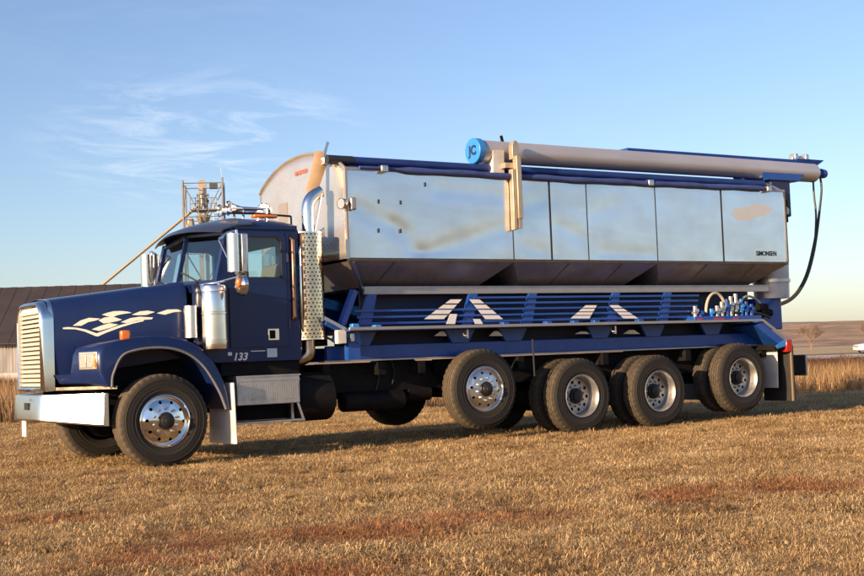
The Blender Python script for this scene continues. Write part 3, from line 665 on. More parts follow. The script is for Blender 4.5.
def fsec(y, ins=0.0):
    dx = .17 - (y - .04) / .68 * .31; out = []
    for i, (x, z) in enumerate(top_o + arch[::-1]):
        if i < len(top_o):
            x2, z2 = x, z
            if ins:
                x2 = x + (ins if x < -.7 else -ins if x > .5 else 0); z2 = z - ins * .8
            wgt = min(1, max(0, (-x - .5) / .35)); x2 += dx * wgt
            if y > .44 and x < -.72: z2 = min(z2, 1.09)
            elif y > .44 and x < -.4: z2 = min(z2, 1.09 + (x + .75) * .9)
            out.append((x2, y, z2))
        else: out.append((x + dx * .35 * min(1, max(0, (-x - .42) / .2)), y, z))
    return out
fen = MB().loft([fsec(.04, .03), fsec(.05, .012), fsec(.075, 0), fsec(.2), fsec(.43), fsec(.47), fsec(.72)])
lip = MB().tube([(x + .06 * min(1, max(0, (-x - .42) / .2)), .045, z) for x, z in [(-.66, .93)] + arch], .016, 8)
strip_ = MB().bar((-.54, .03, .93), (-1.01, .73, .93), .015, .035)
inn = MB().box(-.80, .80, .70, .72, .62, 1.42)
hl = MB(); hd = Vector((-.455, 1, 0)).normalized(); hnm = Vector((-1, -.455, 0)).normalized(); hc = Vector((-.775, .225, 1.235))
hl.obox(hc + hnm * .005, hd * .15, hnm * .03, (0, 0, .105))
lens = MB().obox(hc + hnm * .036 - hd * .118, hd * .016, hnm * .008, (0, 0, .075))
lens2 = MB().obox(hc + hnm * .036 + hd * .075, hd * .055, hnm * .008, (0, 0, .078))
lens1 = MB().obox(hc + hnm * .036 - hd * .038, hd * .052, hnm * .008, (0, 0, .078))
flap = MB().loft([[(.84, -.03, .21), (.775, .62, .21), (.80, .62, .92), (.83, -.01, .92)], [(.855, -.03, .21), (.79, .62, .21), (.815, .62, .92), (.845, -.01, .92)]])
ts = MB().box(-.47, -.36, .055, .13, 1.45, 1.56)
for mir in (False, True):
    q = (lambda a: a.mirror()) if mir else (lambda a: a)
    fo = q(fen).build('fender', NAVY, T, angle=42); q(lip).build('fender_lip', GREYTRIM, fo); q(strip_).build('fender_chrome_strip', CHROME, fo); q(inn).build('wheel_well', BLACK, fo)
    ho = q(hl).build('headlight', CHROME, T, bevel=.012); q(lens1).build('lens', LENS, ho, bevel=.008); q(lens2).build('lens', LENS, ho, bevel=.006); q(lens).build('lens', AMBER, ho, bevel=.008)
    q(ts).build('turn_signal', AMBER, T, bevel=.02, seg=3)
    q(flap).build('front_mud_flap', WHITEP, T, bevel=.004)

# ---- cab
YC = .20
side = [(.46, 1.40), (.70, 1.16), (1.83, 1.16), (1.83, 2.72), (1.80, 2.79), (.96, 2.79), (.92, 2.70), (.77, 2.13), (.46, 2.07)]
hole = [(.985, 2.165), (1.575, 2.165), (1.60, 2.19), (1.60, 2.60), (1.55, 2.645), (1.13, 2.645), (1.085, 2.60)]
cab = empty('cab', (0, 0, 0), T)
for mir in (False, True):
    q = (lambda a: a.mirror()) if mir else (lambda a: a)
    q(MB().plate(side, [hole], YC, YC + .05)).build('cab_side', NAVY, cab)
    dr = q(MB().plate([(.90, 1.33), (1.655, 1.33), (1.655, 2.66), (1.60, 2.715), (1.07, 2.715), (1.02, 2.66), (.90, 2.15)],
                      [[(.975, 2.15), (1.585, 2.15), (1.615, 2.18), (1.615, 2.61), (1.56, 2.66), (1.12, 2.66), (1.075, 2.61)]], YC - .018, YC - .003)).build('door', NAVY, T, bevel=.006)
    fr = [(.975, 2.15), (1.585, 2.15), (1.615, 2.18), (1.615, 2.61), (1.56, 2.66), (1.12, 2.66), (1.075, 2.61)]
    ins = [(.995, 2.168), (1.575, 2.168), (1.597, 2.19), (1.597, 2.60), (1.55, 2.642), (1.132, 2.642), (1.092, 2.60)]
    q(MB().plate(fr, [ins], YC - .014, YC + .008)).build('window_seal', GASK, dr)
    q(MB().prism(ins, YC + .010, YC + .014)).build('window_pane', GLASS, dr)
    q(MB().box(1.14, 1.165, YC + .0, YC + .02, 2.168, 2.642)).build('vent_bar', GASK, dr)
    q(MB().box(1.385, 1.53, YC - .026, YC - .018, 1.405, 1.545)).build('handle_plate', CHROME, dr, bevel=.006)
    q(MB().box(1.405, 1.475, YC - .04, YC - .026, 1.425, 1.525)).build('door_handle', BLACK, dr, bevel=.008)
    q(MB().box(.92, 1.64, YC - .021, YC - .017, 2.085, 2.10)).build('door_crease', NAVY, dr)
    q(MB().tube([(1.735, YC + .01, 1.65), (1.735, YC - .05, 1.68), (1.735, YC - .05, 2.62), (1.735, YC + .01, 2.65)], .022, 10)).build('grab_handle', BROWNPIPE, cab)  # chrome handle in brown: the sun's copper tone is put into its colour
    q(MB().box(1.66, 1.70, YC - .012, YC - .004, 1.35, 2.70)).build('door_jamb', NAVY, cab)
    for zz in (1.55, 2.35): q(MB().cyl((1.672, YC - .022, zz), (1.672, YC - .022, zz + .12), .012, n=8)).build('hinge', NAVY, cab)
# rear panel with window, floor, cowl
MB().plate([(.21, 1.16), (2.29, 1.16), (2.29, 2.80), (.21, 2.80)], [[(.75, 2.15), (1.75, 2.15), (1.75, 2.6), (.75, 2.6)]], 1.79, 1.83, 'x').build('rear_panel', NAVY, cab)
MB().box(1.80, 1.805, .74, 1.76, 2.14, 2.61).build('rear_window', GLASS, cab)
MB().box(.50, 1.79, .25, 2.25, 1.18, 1.24).build('floor_pan', BLACK, cab)
MB().box(.60, .64, .25, 2.25, 1.2, 2.08).build('firewall', BLACK, cab)
cs = lambda x, k: [(x, .22, 1.98 + k), (x, .30, 2.06 + k), (x, .6, 2.10 + k), (x, 1.25, 2.13 + k), (x, 1.9, 2.10 + k), (x, 2.2, 2.06 + k), (x, 2.28, 1.98 + k)]
MB().loft([cs(.42, -.0), cs(.60, .01), cs(.86, .03)], closed=False, cap=False).build('cowl', NAVY, cab)
# windscreen frame and panes
def ws(y, t):  # t 0 bottom .. 1 top
    k = 1 - abs(y - 1.25) / 1.0; return Vector((.775 - .09 * k + .135 * t, y, 2.125 + .04 * k + .57 * t + .02 * k * t))
for (ya, yb) in ((.30, 1.235), (1.265, 2.20)):
    pts = [ws(ya, .04), ws(yb, .04), ws(yb, .98), ws(ya, .98)]; MB().loft([[tuple(p) for p in pts], [tuple(p + Vector((.006, 0, 0))) for p in pts]]).build('windshield_pane', GLASS, cab)
for ya in (.245, 1.25, 2.255):
    b = MB(); wd = .012 if ya == 1.25 else .04; b.bar(ws(ya, -.02), ws(ya, 1.05), wd * 2, .05, up=(1, 0, 0)); b.build('windshield_pillar', NAVY, cab)
b = MB()
for t in (.0, 1.0):
    for ya, yb in ((.25, 1.25), (1.25, 2.25)): b.bar(ws(ya, t), ws(yb, t), .04, .035)
b.build('windshield_frame', NAVY, cab)
for ya in (.7, 1.75): b = MB(); b.bar(ws(ya, .02) + Vector((-.03, 0, 0)), ws(ya + .45, .22) + Vector((-.03, 0, 0)), .012, .015); b.cyl(ws(ya, .02) + Vector((-.05, 0, -.03)), ws(ya, .02) + Vector((.02, 0, .01)), .02, n=8); b.build('wiper', RUBBER2, cab)
# roof
def rsec(x, dz=0, iny=0):
    a = [(.198 + iny, 2.72), (.202 + iny, 2.79), (.25 + iny, 2.83), (.36 + iny, 2.86), (.7, 2.925), (1.25, 2.95)]
    return [(x, y, z + dz) for y, z in a] + [(x, 2.5 - y, z + dz) for y, z in a[-2::-1]]
rs_ = [rsec(x, d, i) for x, d, i in ((.96, -.06, .0), (1.05, -.03, 0), (1.25, 0, 0), (1.5, 0, 0), (1.72, -.005, 0), (1.81, -.02, .005), (1.85, -.055, .02), (1.862, -.11, .03))]
MB().loft(rs_, closed=False, cap=False).build('roof', NAVY, cab, angle=45)
MB().box(.98, 1.80, .175, .20, 2.745, 2.765).build('drip_rail', NAVY, cab); MB().box(.98, 1.80, 2.30, 2.325, 2.745, 2.765).build('drip_rail', NAVY, cab)
# sun visor
VIS = mat('visor_paint', (.020, .024, .05), .42, coat=.5, coatrough=.15)
vs_ = []
for y in np.linspace(.17, 2.33, 17):
    k = 1 - ((y - 1.25) / 1.08) ** 2; xf = .80 - .16 * k; zf = 2.695 + .075 * k; zr = 2.835 + .125 * k
    if abs(y - 1.25) > 1.0: zr -= .03
    up_ = [(xf, zf), (xf + .05, zf + .05 + .0 * k), (xf + .22, zf + .10 + .015 * k), (1.22, zr + .004)]
    dn = [(1.22, zr - .012), (xf + .22, zf + .08 + .015 * k), (xf + .05, zf + .03), (xf + .012, zf - .004)]
    vs_.append([(x, y, z) for x, z in up_ + dn])
MB().loft(vs_).build('sun_visor', VIS, T, angle=30)
# interior
MB().box(.72, 1.05, .3, 2.2, 1.75, 2.12).build('dashboard', INTER, cab, bevel=.04)
for y in (.68, 1.82):
    b = MB().box(1.2, 1.65, y - .26, y + .26, 1.5, 1.68); b.loft([[(1.50, y - .24, 1.6), (1.62, y - .24, 1.6), (1.74, y - .22, 2.35), (1.66, y - .22, 2.36)], [(1.50, y + .24, 1.6), (1.62, y + .24, 1.6), (1.74, y + .22, 2.35), (1.66, y + .22, 2.36)]]); b.build('seat', SEATM, cab, bevel=.05)
b = MB(); pts = [Vector((1.12, .68, 2.10)) + Vector((.10 * math.cos(t), 0, .16 * math.cos(t) * 0)) + Vector((math.cos(t) * .12, math.sin(t) * .23, math.cos(t) * .17)) for t in np.linspace(0, 2 * math.pi, 25)]
b.tube(pts, .016, 6); b.cyl((1.12, .68, 2.10), (.9, .68, 1.85), .03, n=8); b.build('steering_wheel', INTER, cab)
# number and stickers on the rocker
RX = (math.pi / 2, 0, 0)
c_ = ony(240, 357, YC); text('unit_number', '133', (c_.x, YC - .002, c_.z), .125, WHITE, cab, RX, .002, 1.0, .25, .003)
c_ = ony(272, 353, YC); MB().box(c_.x - .065, c_.x + .065, YC - .006, YC - .001, c_.z - .05, c_.z + .055).build('sticker', mat('pale_sticker', (.55, .62, .68), .5), cab)
c_ = ony(261, 353, YC); MB().box(c_.x - .13, c_.x + .055, YC - .004, YC - .001, c_.z + .02, c_.z + .03).build('pinstripe', WHITE, cab)
c_ = ony(229.5, 354, YC); MB().box(c_.x - .02, c_.x + .03, YC - .004, YC - .001, c_.z - .02, c_.z + .02).build('sticker', WHITE, cab)

# ---- roof gear
for y, x0, s in ((1.05, 1.18, 1.0), (.82, 1.2, 1.15)):
    b = MB()
    z = 3.06 + (.0 if s == 1 else .01)
    prof = [(0, .085 * s), (.02, .07 * s), (.08, .045 * s), (.18, .025), (.55, .018)]
    for (a0, r0), (a1, r1) in zip(prof, prof[1:]): b.cyl((x0 + a0, y, z), (x0 + a1, y, z), r0, r1, n=16, cap=False)
    b.cyl((x0 + .03, y, z), (x0 + .035, y, z), .062 * s, n=16); b.cyl((x0 + .2, y, z), (x0 + .2, y, 2.90), .018, n=8); b.cyl((x0 + .5, y, z), (x0 + .5, y, 2.90), .03, n=8)
    b.build('air_horn', CHROME, T)
b = MB().box(1.40, 1.72, .50, .62, 2.925, 2.965); b.build('beacon_light', AMBER, T, bevel=.015)
b = MB().tube([(1.15, .75, 3.0), (1.5, .62, 2.985), (1.9, .5, 2.95)], .014, 6).cyl((1.9, .5, 2.95), (1.9, .5, 2.83), .012, n=6); b.build('roof_rail', BLACK, T)
def lamp(c, d, r, name='work_light', post=None):
    c, d = Vector(c), Vector(d).normalized()
    o = MB()
    for (a0, r0), (a1, r1) in zip([(-.01, r), (.02, r * 1.02), (.06, r * .85), (.10, r * .45), (.11, .0)], [(.02, r * 1.02), (.06, r * .85), (.10, r * .45), (.11, .0), (.111, 0)]): o.cyl(c - d * a0, c - d * a1, r0, max(r1, .001), n=20, cap=False)
    if post: o.cyl(c - d * .05, Vector(post), .014, n=8)
    e = o.build(name, CHROME, T); MB().cyl(c + d * .0, c + d * .008, r * .9, n=20).build('lens', LENS, e)
lc = ony(264, 211, .9); lamp(lc, (-.8, -.6, 0), .10, post=(lc.x + .03, .9, 2.88))

# ---- mirrors
for mir in (False, True):
    q = (lambda a: a.mirror()) if mir else (lambda a: a)
    mo = q(MB().loft([[(.815 + .075 * math.cos(t) * (1.1 if math.cos(t) < 0 else .7), -.18 + .085 * math.sin(t), z) for t in np.linspace(0, 2 * math.pi, 18, endpoint=False)] for z in (2.20, 2.205, 2.64, 2.645)])).build('mirror', mat('satin_chrome', (.86, .82, .76), .24, 1, rvar=.06, scale=6), T, angle=50)
    q(MB().box(.878, .955, -.255, -.10, 2.19, 2.645)).build('mirror_back', ALU, mo, bevel=.015)
    q(MB().box(.956, .96, -.245, -.11, 2.20, 2.635)).build('mirror_glass', mat('mirror_glass', (.8, .82, .83), .02, 1), mo)
    ar = MB().tube([(.80, .20, 2.62), (.82, 0, 2.67), (.86, -.17, 2.68), (.86, -.17, 2.63)], .016, 8).tube([(.80, .20, 2.60), (.84, -.02, 2.3), (.86, -.17, 2.14)], .013, 8)
    ar.tube([(.52, .24, 2.07), (.72, .0, 2.10), (.86, -.17, 2.14), (.86, -.17, 2.22)], .016, 8)
    q(ar).build('mirror_arm', CHROME, mo)
    sm = MB()
    cc = Vector((.92, -.19, 2.05))
    for (a0, r0), (a1, r1) in zip([(.0, .13), (.04, .122), (.08, .09), (.10, .04)], [(.04, .122), (.08, .09), (.10, .04), (.105, .001)]): sm.cyl(cc + Vector((-a0, 0, 0)), cc + Vector((-a1, 0, 0)), r0, r1, n=20, cap=False)
    sm.cyl(cc, cc + Vector((.004, 0, 0)), .128, n=20); q(sm).build('convex_mirror', CHROME, mo)
    q(MB().box(.80, .86, -.29, -.22, 2.02, 2.12)).build('mirror_marker', AMBER, mo, bevel=.02)

# ---- air cleaners
for mir in (False, True):
    b = MB(); cx_, cy_ = .655, .085
    pr = [(1.315, .10), (1.32, .148), (1.36, .152), (1.40, .152), (1.405, .157), (1.42, .157), (1.425, .152), (1.72, .152), (1.725, .158), (1.745, .158), (1.75, .152), (1.95, .152), (1.985, .145), (1.99, .158), (2.045, .158), (2.06, .15), (2.075, .11), (2.08, .0)]
    vs = [[(cx_ + r * math.cos(t), cy_ + r * math.sin(t), z) for t in np.linspace(0, 2 * math.pi, 36, endpoint=False)] for z, r in pr]
    b.loft(vs); b = b.mirror() if mir else b; ao = b.build('air_cleaner', mat('air_cleaner_chrome', (.84, .81, .76), .17, 1, rvar=.05, scale=6), T, angle=30)
    d = MB().loft([[(.40 + .075 * math.cos(t), .17 + .09 * math.sin(t), z) for t in np.linspace(0, 2 * math.pi, 20, endpoint=False)] for z in (1.46, 1.47, 1.82, 1.83)]); d = d.mirror() if mir else d; d.build('intake_duct', mat('satin_chrome', (.86, .82, .76), .24, 1, rvar=.06, scale=6), ao, angle=50)

# ---- exhaust
ex = Vector((ony(306.5, 290, .36).x, .36, 0)); ER = .222
b = MB(); nr, nc = 28, 26; dz = (2.72 - 1.405) / nr
for j in range(nr):
    for i in range(nc):
        t0 = (i + (.5 if j % 2 else 0)) / nc; z0 = 1.405 + j * dz
        if .585 < t0 < .635 and 4 < j < 30: continue
        def P(a, c): 
            th = 2 * math.pi * (t0 + a / nc); return (ex.x + ER * math.cos(th), ex.y + ER * math.sin(th), z0 + c * dz)
        oc = [(0, 0), (.5, 0), (1, 0), (1, .5), (1, 1), (.5, 1), (0, 1), (0, .5)]
        ic = [(.5 + .235 * math.cos(R(a)), .5 + .235 * math.sin(R(a))) for a in (225, 270, 315, 0, 45, 90, 135, 180)]
        b.add([P(*p) for p in oc] + [P(*p) for p in ic], [(k, (k + 1) % 8, 8 + (k + 1) % 8, 8 + k) for k in range(8)])
exo = b.build('exhaust_shield', mat('warm_chrome', (.74, .61, .45), .2, 1, rvar=.08, scale=5), T, angle=60)
for z in (1.40, 2.71): MB().loft([[(ex.x + r * math.cos(t), ex.y + r * math.sin(t), zz) for t in np.linspace(0, 2 * math.pi, 36, endpoint=False)] for zz, r in ((z, .11), (z, .227), (z + .02, .227), (z + .02, .11))]).build('shield_end_ring', CHROME, exo)
MB().cyl((ex.x, ex.y, 1.40), (ex.x, ex.y, 2.72), .185, n=28).build('muffler', BROWNPIPE, T)
MB().tube([(ex.x - .15, ex.y - .165, 1.5), (ex.x - .175, ex.y - .19, 1.6), (ex.x - .175, ex.y - .19, 2.45), (ex.x - .15, ex.y - .165, 2.55)], .014, 8).build('shield_grab_bar', CHROME, exo)
ex = ex + Vector((.05, 0, 0)); pts = [(ex.x, ex.y, 2.70), (ex.x, ex.y, 2.93)] + bez((ex.x, ex.y, 2.95), (ex.x, ex.y, 3.11), (ex.x + .03, ex.y, 3.18), (ex.x + .19, ex.y, 3.26), 12)
MB().tube(pts, .078, 24, cap=False).build('exhaust_stack', CHROME, T, angle=60)
MB().tube([Vector(pts[-4]) + Vector((0, 0, 0)), Vector(pts[-1]) + Vector((-.004, 0, -.001))], .072, 20).build('stack_opening', GASK, T)
ex = ex - Vector((.05, 0, 0)); MB().tube([(ex.x, ex.y, 1.42), (ex.x, ex.y, 1.30)] + bez((ex.x, ex.y, 1.28), (ex.x, ex.y, 1.20), (ex.x - .04, ex.y, 1.17), (ex.x - .22, ex.y + .12, 1.13), 8), .085, 20).build('exhaust_elbow', BROWNPIPE if False else mat('tan_exhaust_pipe', (.55, .44, .32), .3, 1, var=.1), T, angle=60)

# ---- steps / battery box
b = MB().box(.925, 1.745, .10, .60, .645, .985); so_ = b.build('battery_box', DECKPLATE, T, bevel=.008)
b = MB()
for k in range(26): b.box(.945 + k * .0305, .958 + k * .0305, .094, .1, .70, .91)
b.build('ribbed_face', DECKPLATE, so_); MB().box(.915, 1.755, .088, .62, .975, .992).build('step_top', DECKPLATE, so_); MB().box(.925, 1.745, .092, .1, .92, .935).build('box_lip', ALU, so_)
b = MB().box(.90, 1.80, .09, .42, .425, .45); s2 = b.build('lower_step', DECKPLATE, T, bevel=.005)
for x in (.93, 1.72): MB().box(x, x + .035, .30, .36, .45, .65).build('step_hanger', ALU, s2)
MB().bar((1.72, .12, .645), (1.79, .12, .44), .012, .03).build('step_hanger', ALU, s2)
MB().box(.92, 1.75, .45, .5, .45, .66).build('step_back', BLACK, s2)
MB().box(.80, 1.83, .26, 2.2, 1.0, 1.17).build('cab_underframe', BLACK, T)

# ================================================================== FEED BODY
BX0, BX1, BZ0, BZ1 = 2.435, 10.20, 2.39, 3.495
seams = [BX0, 4.945, 5.586, 6.234, 7.513, 8.834, BX1]
box = empty('feed_box', (0, 0, 0), T)
# dents in the sheet: (x, z, half length, half width, angle, push)
def pxs(u, v):
    p = ony(u, v, 0); return p.x, p.z
DENTS = []
for (u0, v0, u1, v1, hw, am) in ((352, 205, 405, 232, .11, .016), (395, 225, 418, 256, .10, .012), (425, 254, 515, 225, .12, .018), (440, 190, 512, 197, .09, .012),
                                 (520, 207, 550, 198, .10, .012), (556, 225, 588, 240, .10, .012), (590, 212, 610, 208, .12, .010), (545, 252, 520, 244, .10, .010), (600, 252, 655, 255, .10, .008)):
    (xa, za), (xb, zb) = pxs(u0, v0), pxs(u1, v1); DENTS.append((xa, za, xb, zb, hw * 1.15, am))
def dent(x, z):
    y = 0.0
    for xa, za, xb, zb, hw, am in DENTS:
        dx, dz = xb - xa, zb - za; ll = dx * dx + dz * dz; t = max(0, min(1, ((x - xa) * dx + (z - za) * dz) / ll))
        d = math.hypot(x - xa - t * dx, z - za - t * dz) / hw
        if d < 2.5: y += .34 * am * math.exp(-d * d)
    y += .003 * mnoise.noise((x * 1.1, z * 1.3, 0)) + .0007 * mnoise.noise((x * 3.1, z * 3.3, 2))
    return y
for a0, a1 in zip(seams, seams[1:]):
    x0, x1 = a0 + .008, a1 - .008; nx = max(6, int((x1 - x0) / .03)); nz = 36; b = MB(); vs = []; fs = []
    for j in range(nz + 1):
        for i in range(nx + 1):
            x = x0 + (x1 - x0) * i / nx; z = BZ0 + .005 + (BZ1 - .01 - BZ0) * j / nz
            e = min(1, min(x - x0, x1 - x, (z - BZ0 - .005), BZ1 - .005 - z) / .08); vs.append((x, dent(x, z) * e, z))
    for j in range(nz):
        for i in range(nx): fs.append((j * (nx + 1) + i, j * (nx + 1) + i + 1, (j + 1) * (nx + 1) + i + 1, (j + 1) * (nx + 1) + i))
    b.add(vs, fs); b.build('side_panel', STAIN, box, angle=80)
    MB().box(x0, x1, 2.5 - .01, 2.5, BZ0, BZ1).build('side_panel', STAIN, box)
MB().box(BX0 + .01, BX1 - .01, .035, .06, BZ0, BZ1 - .01).build('inner_wall', GASK, box); MB().box(BX0 + .01, BX1 - .01, 2.44, 2.465, BZ0, BZ1 - .01).build('inner_wall', GASK, box)
for x in seams[1:-1]: MB().box(x - (.014 if x in (5.586, 8.834) else .0065), x + (.014 if x in (5.586, 8.834) else .0065), -.004, .034, BZ0 + .004, BZ1 - .02).build('panel_seam', GASK, box)
for y0, y1 in ((-.012, .05), (2.45, 2.512)):
    MB().box(BX0 - .01, BX1 + .012, y0, y1, BZ0 - .035, BZ0).build('bottom_flange', mat('dark_flange', (.10, .085, .075), .6, .5, var=.2), box)
    MB().box(BX0 - .005, BX1 + .01, y0, y1, BZ1 - .008, BZ1 + .03).build('top_flange', RAIL, box)
# rub bolts
for u, v in ((378.5, 201.5), (400.5, 202.5), (378.5, 230.5), (400.5, 231), (425, 184.5)):
    x, z = pxs(u, v); MB().box(x - .010, x + .010, -.012, .01, z - .026, z + .026).build('latch_slot', GASK, box)
# arched end walls
def arch_poly(z0, rise=.35):
    return [(0.0, z0), (2.5, z0)] + [(1.25 + 1.25 * math.cos(R(a)) * 1.0, BZ1 + .0 + rise * math.sin(R(a)) ** .9) for a in range(0, 181, 10)]
def wall(x, m, name):
    poly = arch_poly(BZ0); n = 30; b = MB(); vs = []; fs = []
    for i in range(n + 1):
        y = 2.5 * i / n; top = BZ1 + .35 * max(0, 1 - ((y - 1.25) / 1.25) ** 2) ** .85
        for j in range(14):
            z = BZ0 + (top - BZ0) * j / 13; vs.append((x + .006 * mnoise.noise((y * 1.4, z * 1.4, 7)), y, z))
    for i in range(n):
        for j in range(13): fs.append((i * 14 + j, i * 14 + j + 1, (i + 1) * 14 + j + 1, (i + 1) * 14 + j))
    b.add(vs, fs); o = b.build(name, m, box, angle=80)
    s_ = o.modifiers.new('thick', 'SOLIDIFY'); s_.thickness = .03; s_.offset = 0; return o
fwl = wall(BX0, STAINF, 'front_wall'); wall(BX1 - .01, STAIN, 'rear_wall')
MB().box(BX0 - .03, BX0 + .0, -.014, .03, BZ0, BZ1 + .02).build('corner_post', RAIL, box)
MB().box(BX1 - .005, BX1 + .02, -.014, .05, BZ0, BZ1 + .0).build('corner_post', mat('dark_flange2', (.12, .11, .10), .5, .5), box)
rim_ = [(BX0 - .012, 2.5 * i / 30, BZ1 + .35 * max(0, 1 - ((2.5 * i / 30 - 1.25) / 1.25) ** 2) ** .85) for i in range(31)]
MB().tube(rim_, .022, 8).build('arch_trim', RAIL, box)
# roof cover
b = MB(); secs = []
for x in np.linspace(BX0 + .02, BX1 - .03, 20):
    secs.append([(x, 2.5 * i / 20, BZ1 - .02 + (.33 + .012 * math.sin(x * 5)) * max(0, 1 - ((2.5 * i / 20 - 1.25) / 1.25) ** 2) ** .85) for i in range(21)])
b.loft(secs, closed=False, cap=False).build('tarp_cover', TARP, box)
c_ = onx(301, 172.5, BX0 - .02); text('front_badge', 'SIMONSEN', (BX0 - .022, c_.y, c_.z), .075, REDINK, box, (math.pi / 2, 0, -math.pi / 2), .001, 1.0, 0, .003)
c_ = onx(283, 213, BX0 - .02); MB().box(BX0 - .024, BX0 - .018, c_.y - .13, c_.y + .13, c_.z - .13, c_.z + .13).build('front_plate', mat('warm_plate', (.62, .52, .43), .4, .8), box)
p0, p1 = pxs(752.5, 253.5), pxs(780, 254); text('side_lettering', 'SIMONSEN', ((p0[0] + p1[0]) / 2, -.004, p0[1]), .10, mat('dark_lettering', (.02, .025, .03), .5), box, RX, .002, .92, .0, .0015)
# lamps on the front corner
lp = onx(330, 209, BX0 - .08); lamp((BX0 - .10, -.02 + .0, 3.06), (-1, -.25, 0), .07, post=(BX0, .02, 3.06))
b = MB().box(BX0 + .01, BX0 + .09, -.07, -.013, 2.98, 3.14); b.build('lamp_bracket', RAIL, box, bevel=.02)

# hoppers
b = MB()
hx = [(BX0, 4.945), (4.945, 7.513), (7.513, BX1)]; ZH = 2.05
for a0, a1 in hx:
    t_ = [(a0 + .002, .01), (a1 - .002, .01), (a1 - .002, 2.49), (a0 + .002, 2.49)]; i0 = .38 if a0 == BX0 else .36; i1 = .36 if a1 != BX1 else .50
    q_ = [(a0 + i0, .40), (a1 - i1, .40), (a1 - i1, 2.10), (a0 + i0, 2.10)]
    hb = MB().loft([[(x, y, BZ0 - .036) for x, y in t_], [(x, y, ZH) for x, y in q_]]); ho = hb.build('hopper', HOPPER, T)
    # weld rib and stain plates on the slope
    for fx in ((.22,) if a0 == BX0 else (.33, .7)):
        xx = a0 + (a1 - a0) * fx; MB().bar((xx + .1, .02 - .002, BZ0 - .05), (xx, .39, ZH + .01), .012, .01).build('weld_seam', mat('dark_flange', (0, 0, 0)), ho)
MB().bar((BX0 + .05, .0, BZ0 - .04), (2.80, .36, 2.0), .03, .04).build('hopper_brace', ALU, T)
MB().bar((BX0 - .03, -.0, 2.38), (BX0 - .03, .0, 2.62), .03, .05).build('hopper_brace', ALU, T)
MB().bar((BX0 - .03, -.0, 2.40), (2.79, .32, 2.02), .02, .03).build('hopper_brace', ALU, T)
HX0, HX1 = ony(364, 290, .33).x, ony(768, 292, .33).x
MB().box(HX0, HX1, .31, .36, 1.955, 2.06).build('hopper_rail', RAIL, T, bevel=.004)
MB().box(HX0, HX1, 2.14, 2.19, 1.955, 2.06).build('hopper_rail', RAIL, T)

# conveyor housing behind the bars
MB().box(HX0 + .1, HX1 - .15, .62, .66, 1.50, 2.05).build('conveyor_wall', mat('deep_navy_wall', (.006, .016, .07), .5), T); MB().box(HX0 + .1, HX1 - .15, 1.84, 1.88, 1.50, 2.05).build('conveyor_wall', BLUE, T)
MB().box(HX0 + .1, HX1 - .2, .66, 1.84, 1.50, 1.54).build('conveyor_floor', BLACK, T)
# side deck and rails
dk = MB().box(2.42, 9.62, .03, .60, 1.485, 1.512).build('side_deck', BLUE, T)
ang = [(2.36, 1.497), (9.62, 1.482)]
MB().bar((2.40, .012, 1.515), (9.60, .012, 1.500), .03, .038).build('deck_edge', RAIL, T, bevel=.004)
MB().bar((9.60, .012, 1.500), (10.17, .012, 1.165), .03, .038).build('deck_edge', RAIL, T, bevel=.004)
MB().box(2.42, 9.62, 1.90, 2.47, 1.485, 1.512).build('side_deck', BLUE, T)
MB().prism([(9.60, 1.47), (10.15, 1.14), (10.05, 1.06), (9.45, 1.42)], .03, .60).build('rear_apron', BLUE, T)
MB().prism([(9.62, 1.47), (10.15, 1.14), (10.05, 1.06), (9.45, 1.42)], 1.9, 2.47).build('rear_apron', BLUE, T)
# horizontal guard bars
barm = MB().box(0, 1, -.012, .012, -.013, .013).mesh('guard_bar', BLUE)
for z, x0, x1 in ((1.585, 2.70, 8.45), (1.665, 2.66, 8.48), (1.745, 2.62, 8.50), (1.825, 4.45, 8.52), (1.90, 4.45, 8.54)):
    o = link('guard_bar', barm, T, (x0, .27, z)); o.scale = (x1 - x0, 1, 1)
for u in (366, 468, 528, 612, 664):
    p = ony(u, 308, .3); b = MB().prism([(p.x - .13, 1.512), (p.x + .05, 1.512), (p.x + .16, 1.955), (p.x + .03, 1.955)], .29, .34); b.build('rail_post', BLUE, T)
for u in (377, 575, 548, 596, 640, 505): 
    p = ony(u, 323, .08); MB().box(p.x - .05, p.x + .05, .05, .14, 1.512, 1.56).build('deck_clip', BRIGHT if u in (377,) else BLUE, T, bevel=.008)
p = ony(354, 323, .05); MB().box(p.x - .04, p.x + .06, .02, .1, 1.52, 1.58).build('deck_clip', BRIGHT, T, bevel=.01)
# road logo on the guard bars
def lq(pts, y=.248, name='road_logo'):
    q = [ony(u, v, y) for u, v in pts]; MB().loft([[(p.x, y - .003, p.z) for p in q], [(p.x, y, p.z) for p in q]]).build(name, WHITE, T)
def logo(uc, top, bot, l0, r0, l1, r1, yb):
    """two slanting road-edge bands cut into strips by the bars"""
    n = 4
    for k in range(n):
        t0, t1 = k / n + .02, (k + .84) / n
        f = lambda t, a, b_: a + (b_ - a) * t
        v0, v1 = f(t0, top, bot), f(t1, top, bot)
        for (ua, ub, wa, wb) in ((uc[0], l0, uc[1], l1), (uc[2], r0, uc[3], r1)):
            lq([(f(t0, ua, ub), v0), (f(t0, wa, wb), v0), (f(t1, wa, wb), v1), (f(t1, ua, ub), v1)])
logo((451, 462, 469, 479), 299, 320, 423, 486, 443, 504, 321)
lq([(450, 314), (457, 314), (455, 324), (446, 324)]); lq([(473, 319), (480, 319), (483, 324), (475, 324)])
logo((586, 597, 609, 618), 305, 319, 570, 624, 589, 639, 319)
for pts in ([(434, 336), (440, 331.5), (444, 331.5), (447, 336)], [(489, 336), (494, 331), (498, 331), (503, 336)], [(575, 334), (580, 331.5), (586, 331.5), (590, 334)], [(623, 334), (629, 330), (634, 330), (640, 334)]):
    lq(pts, .36)
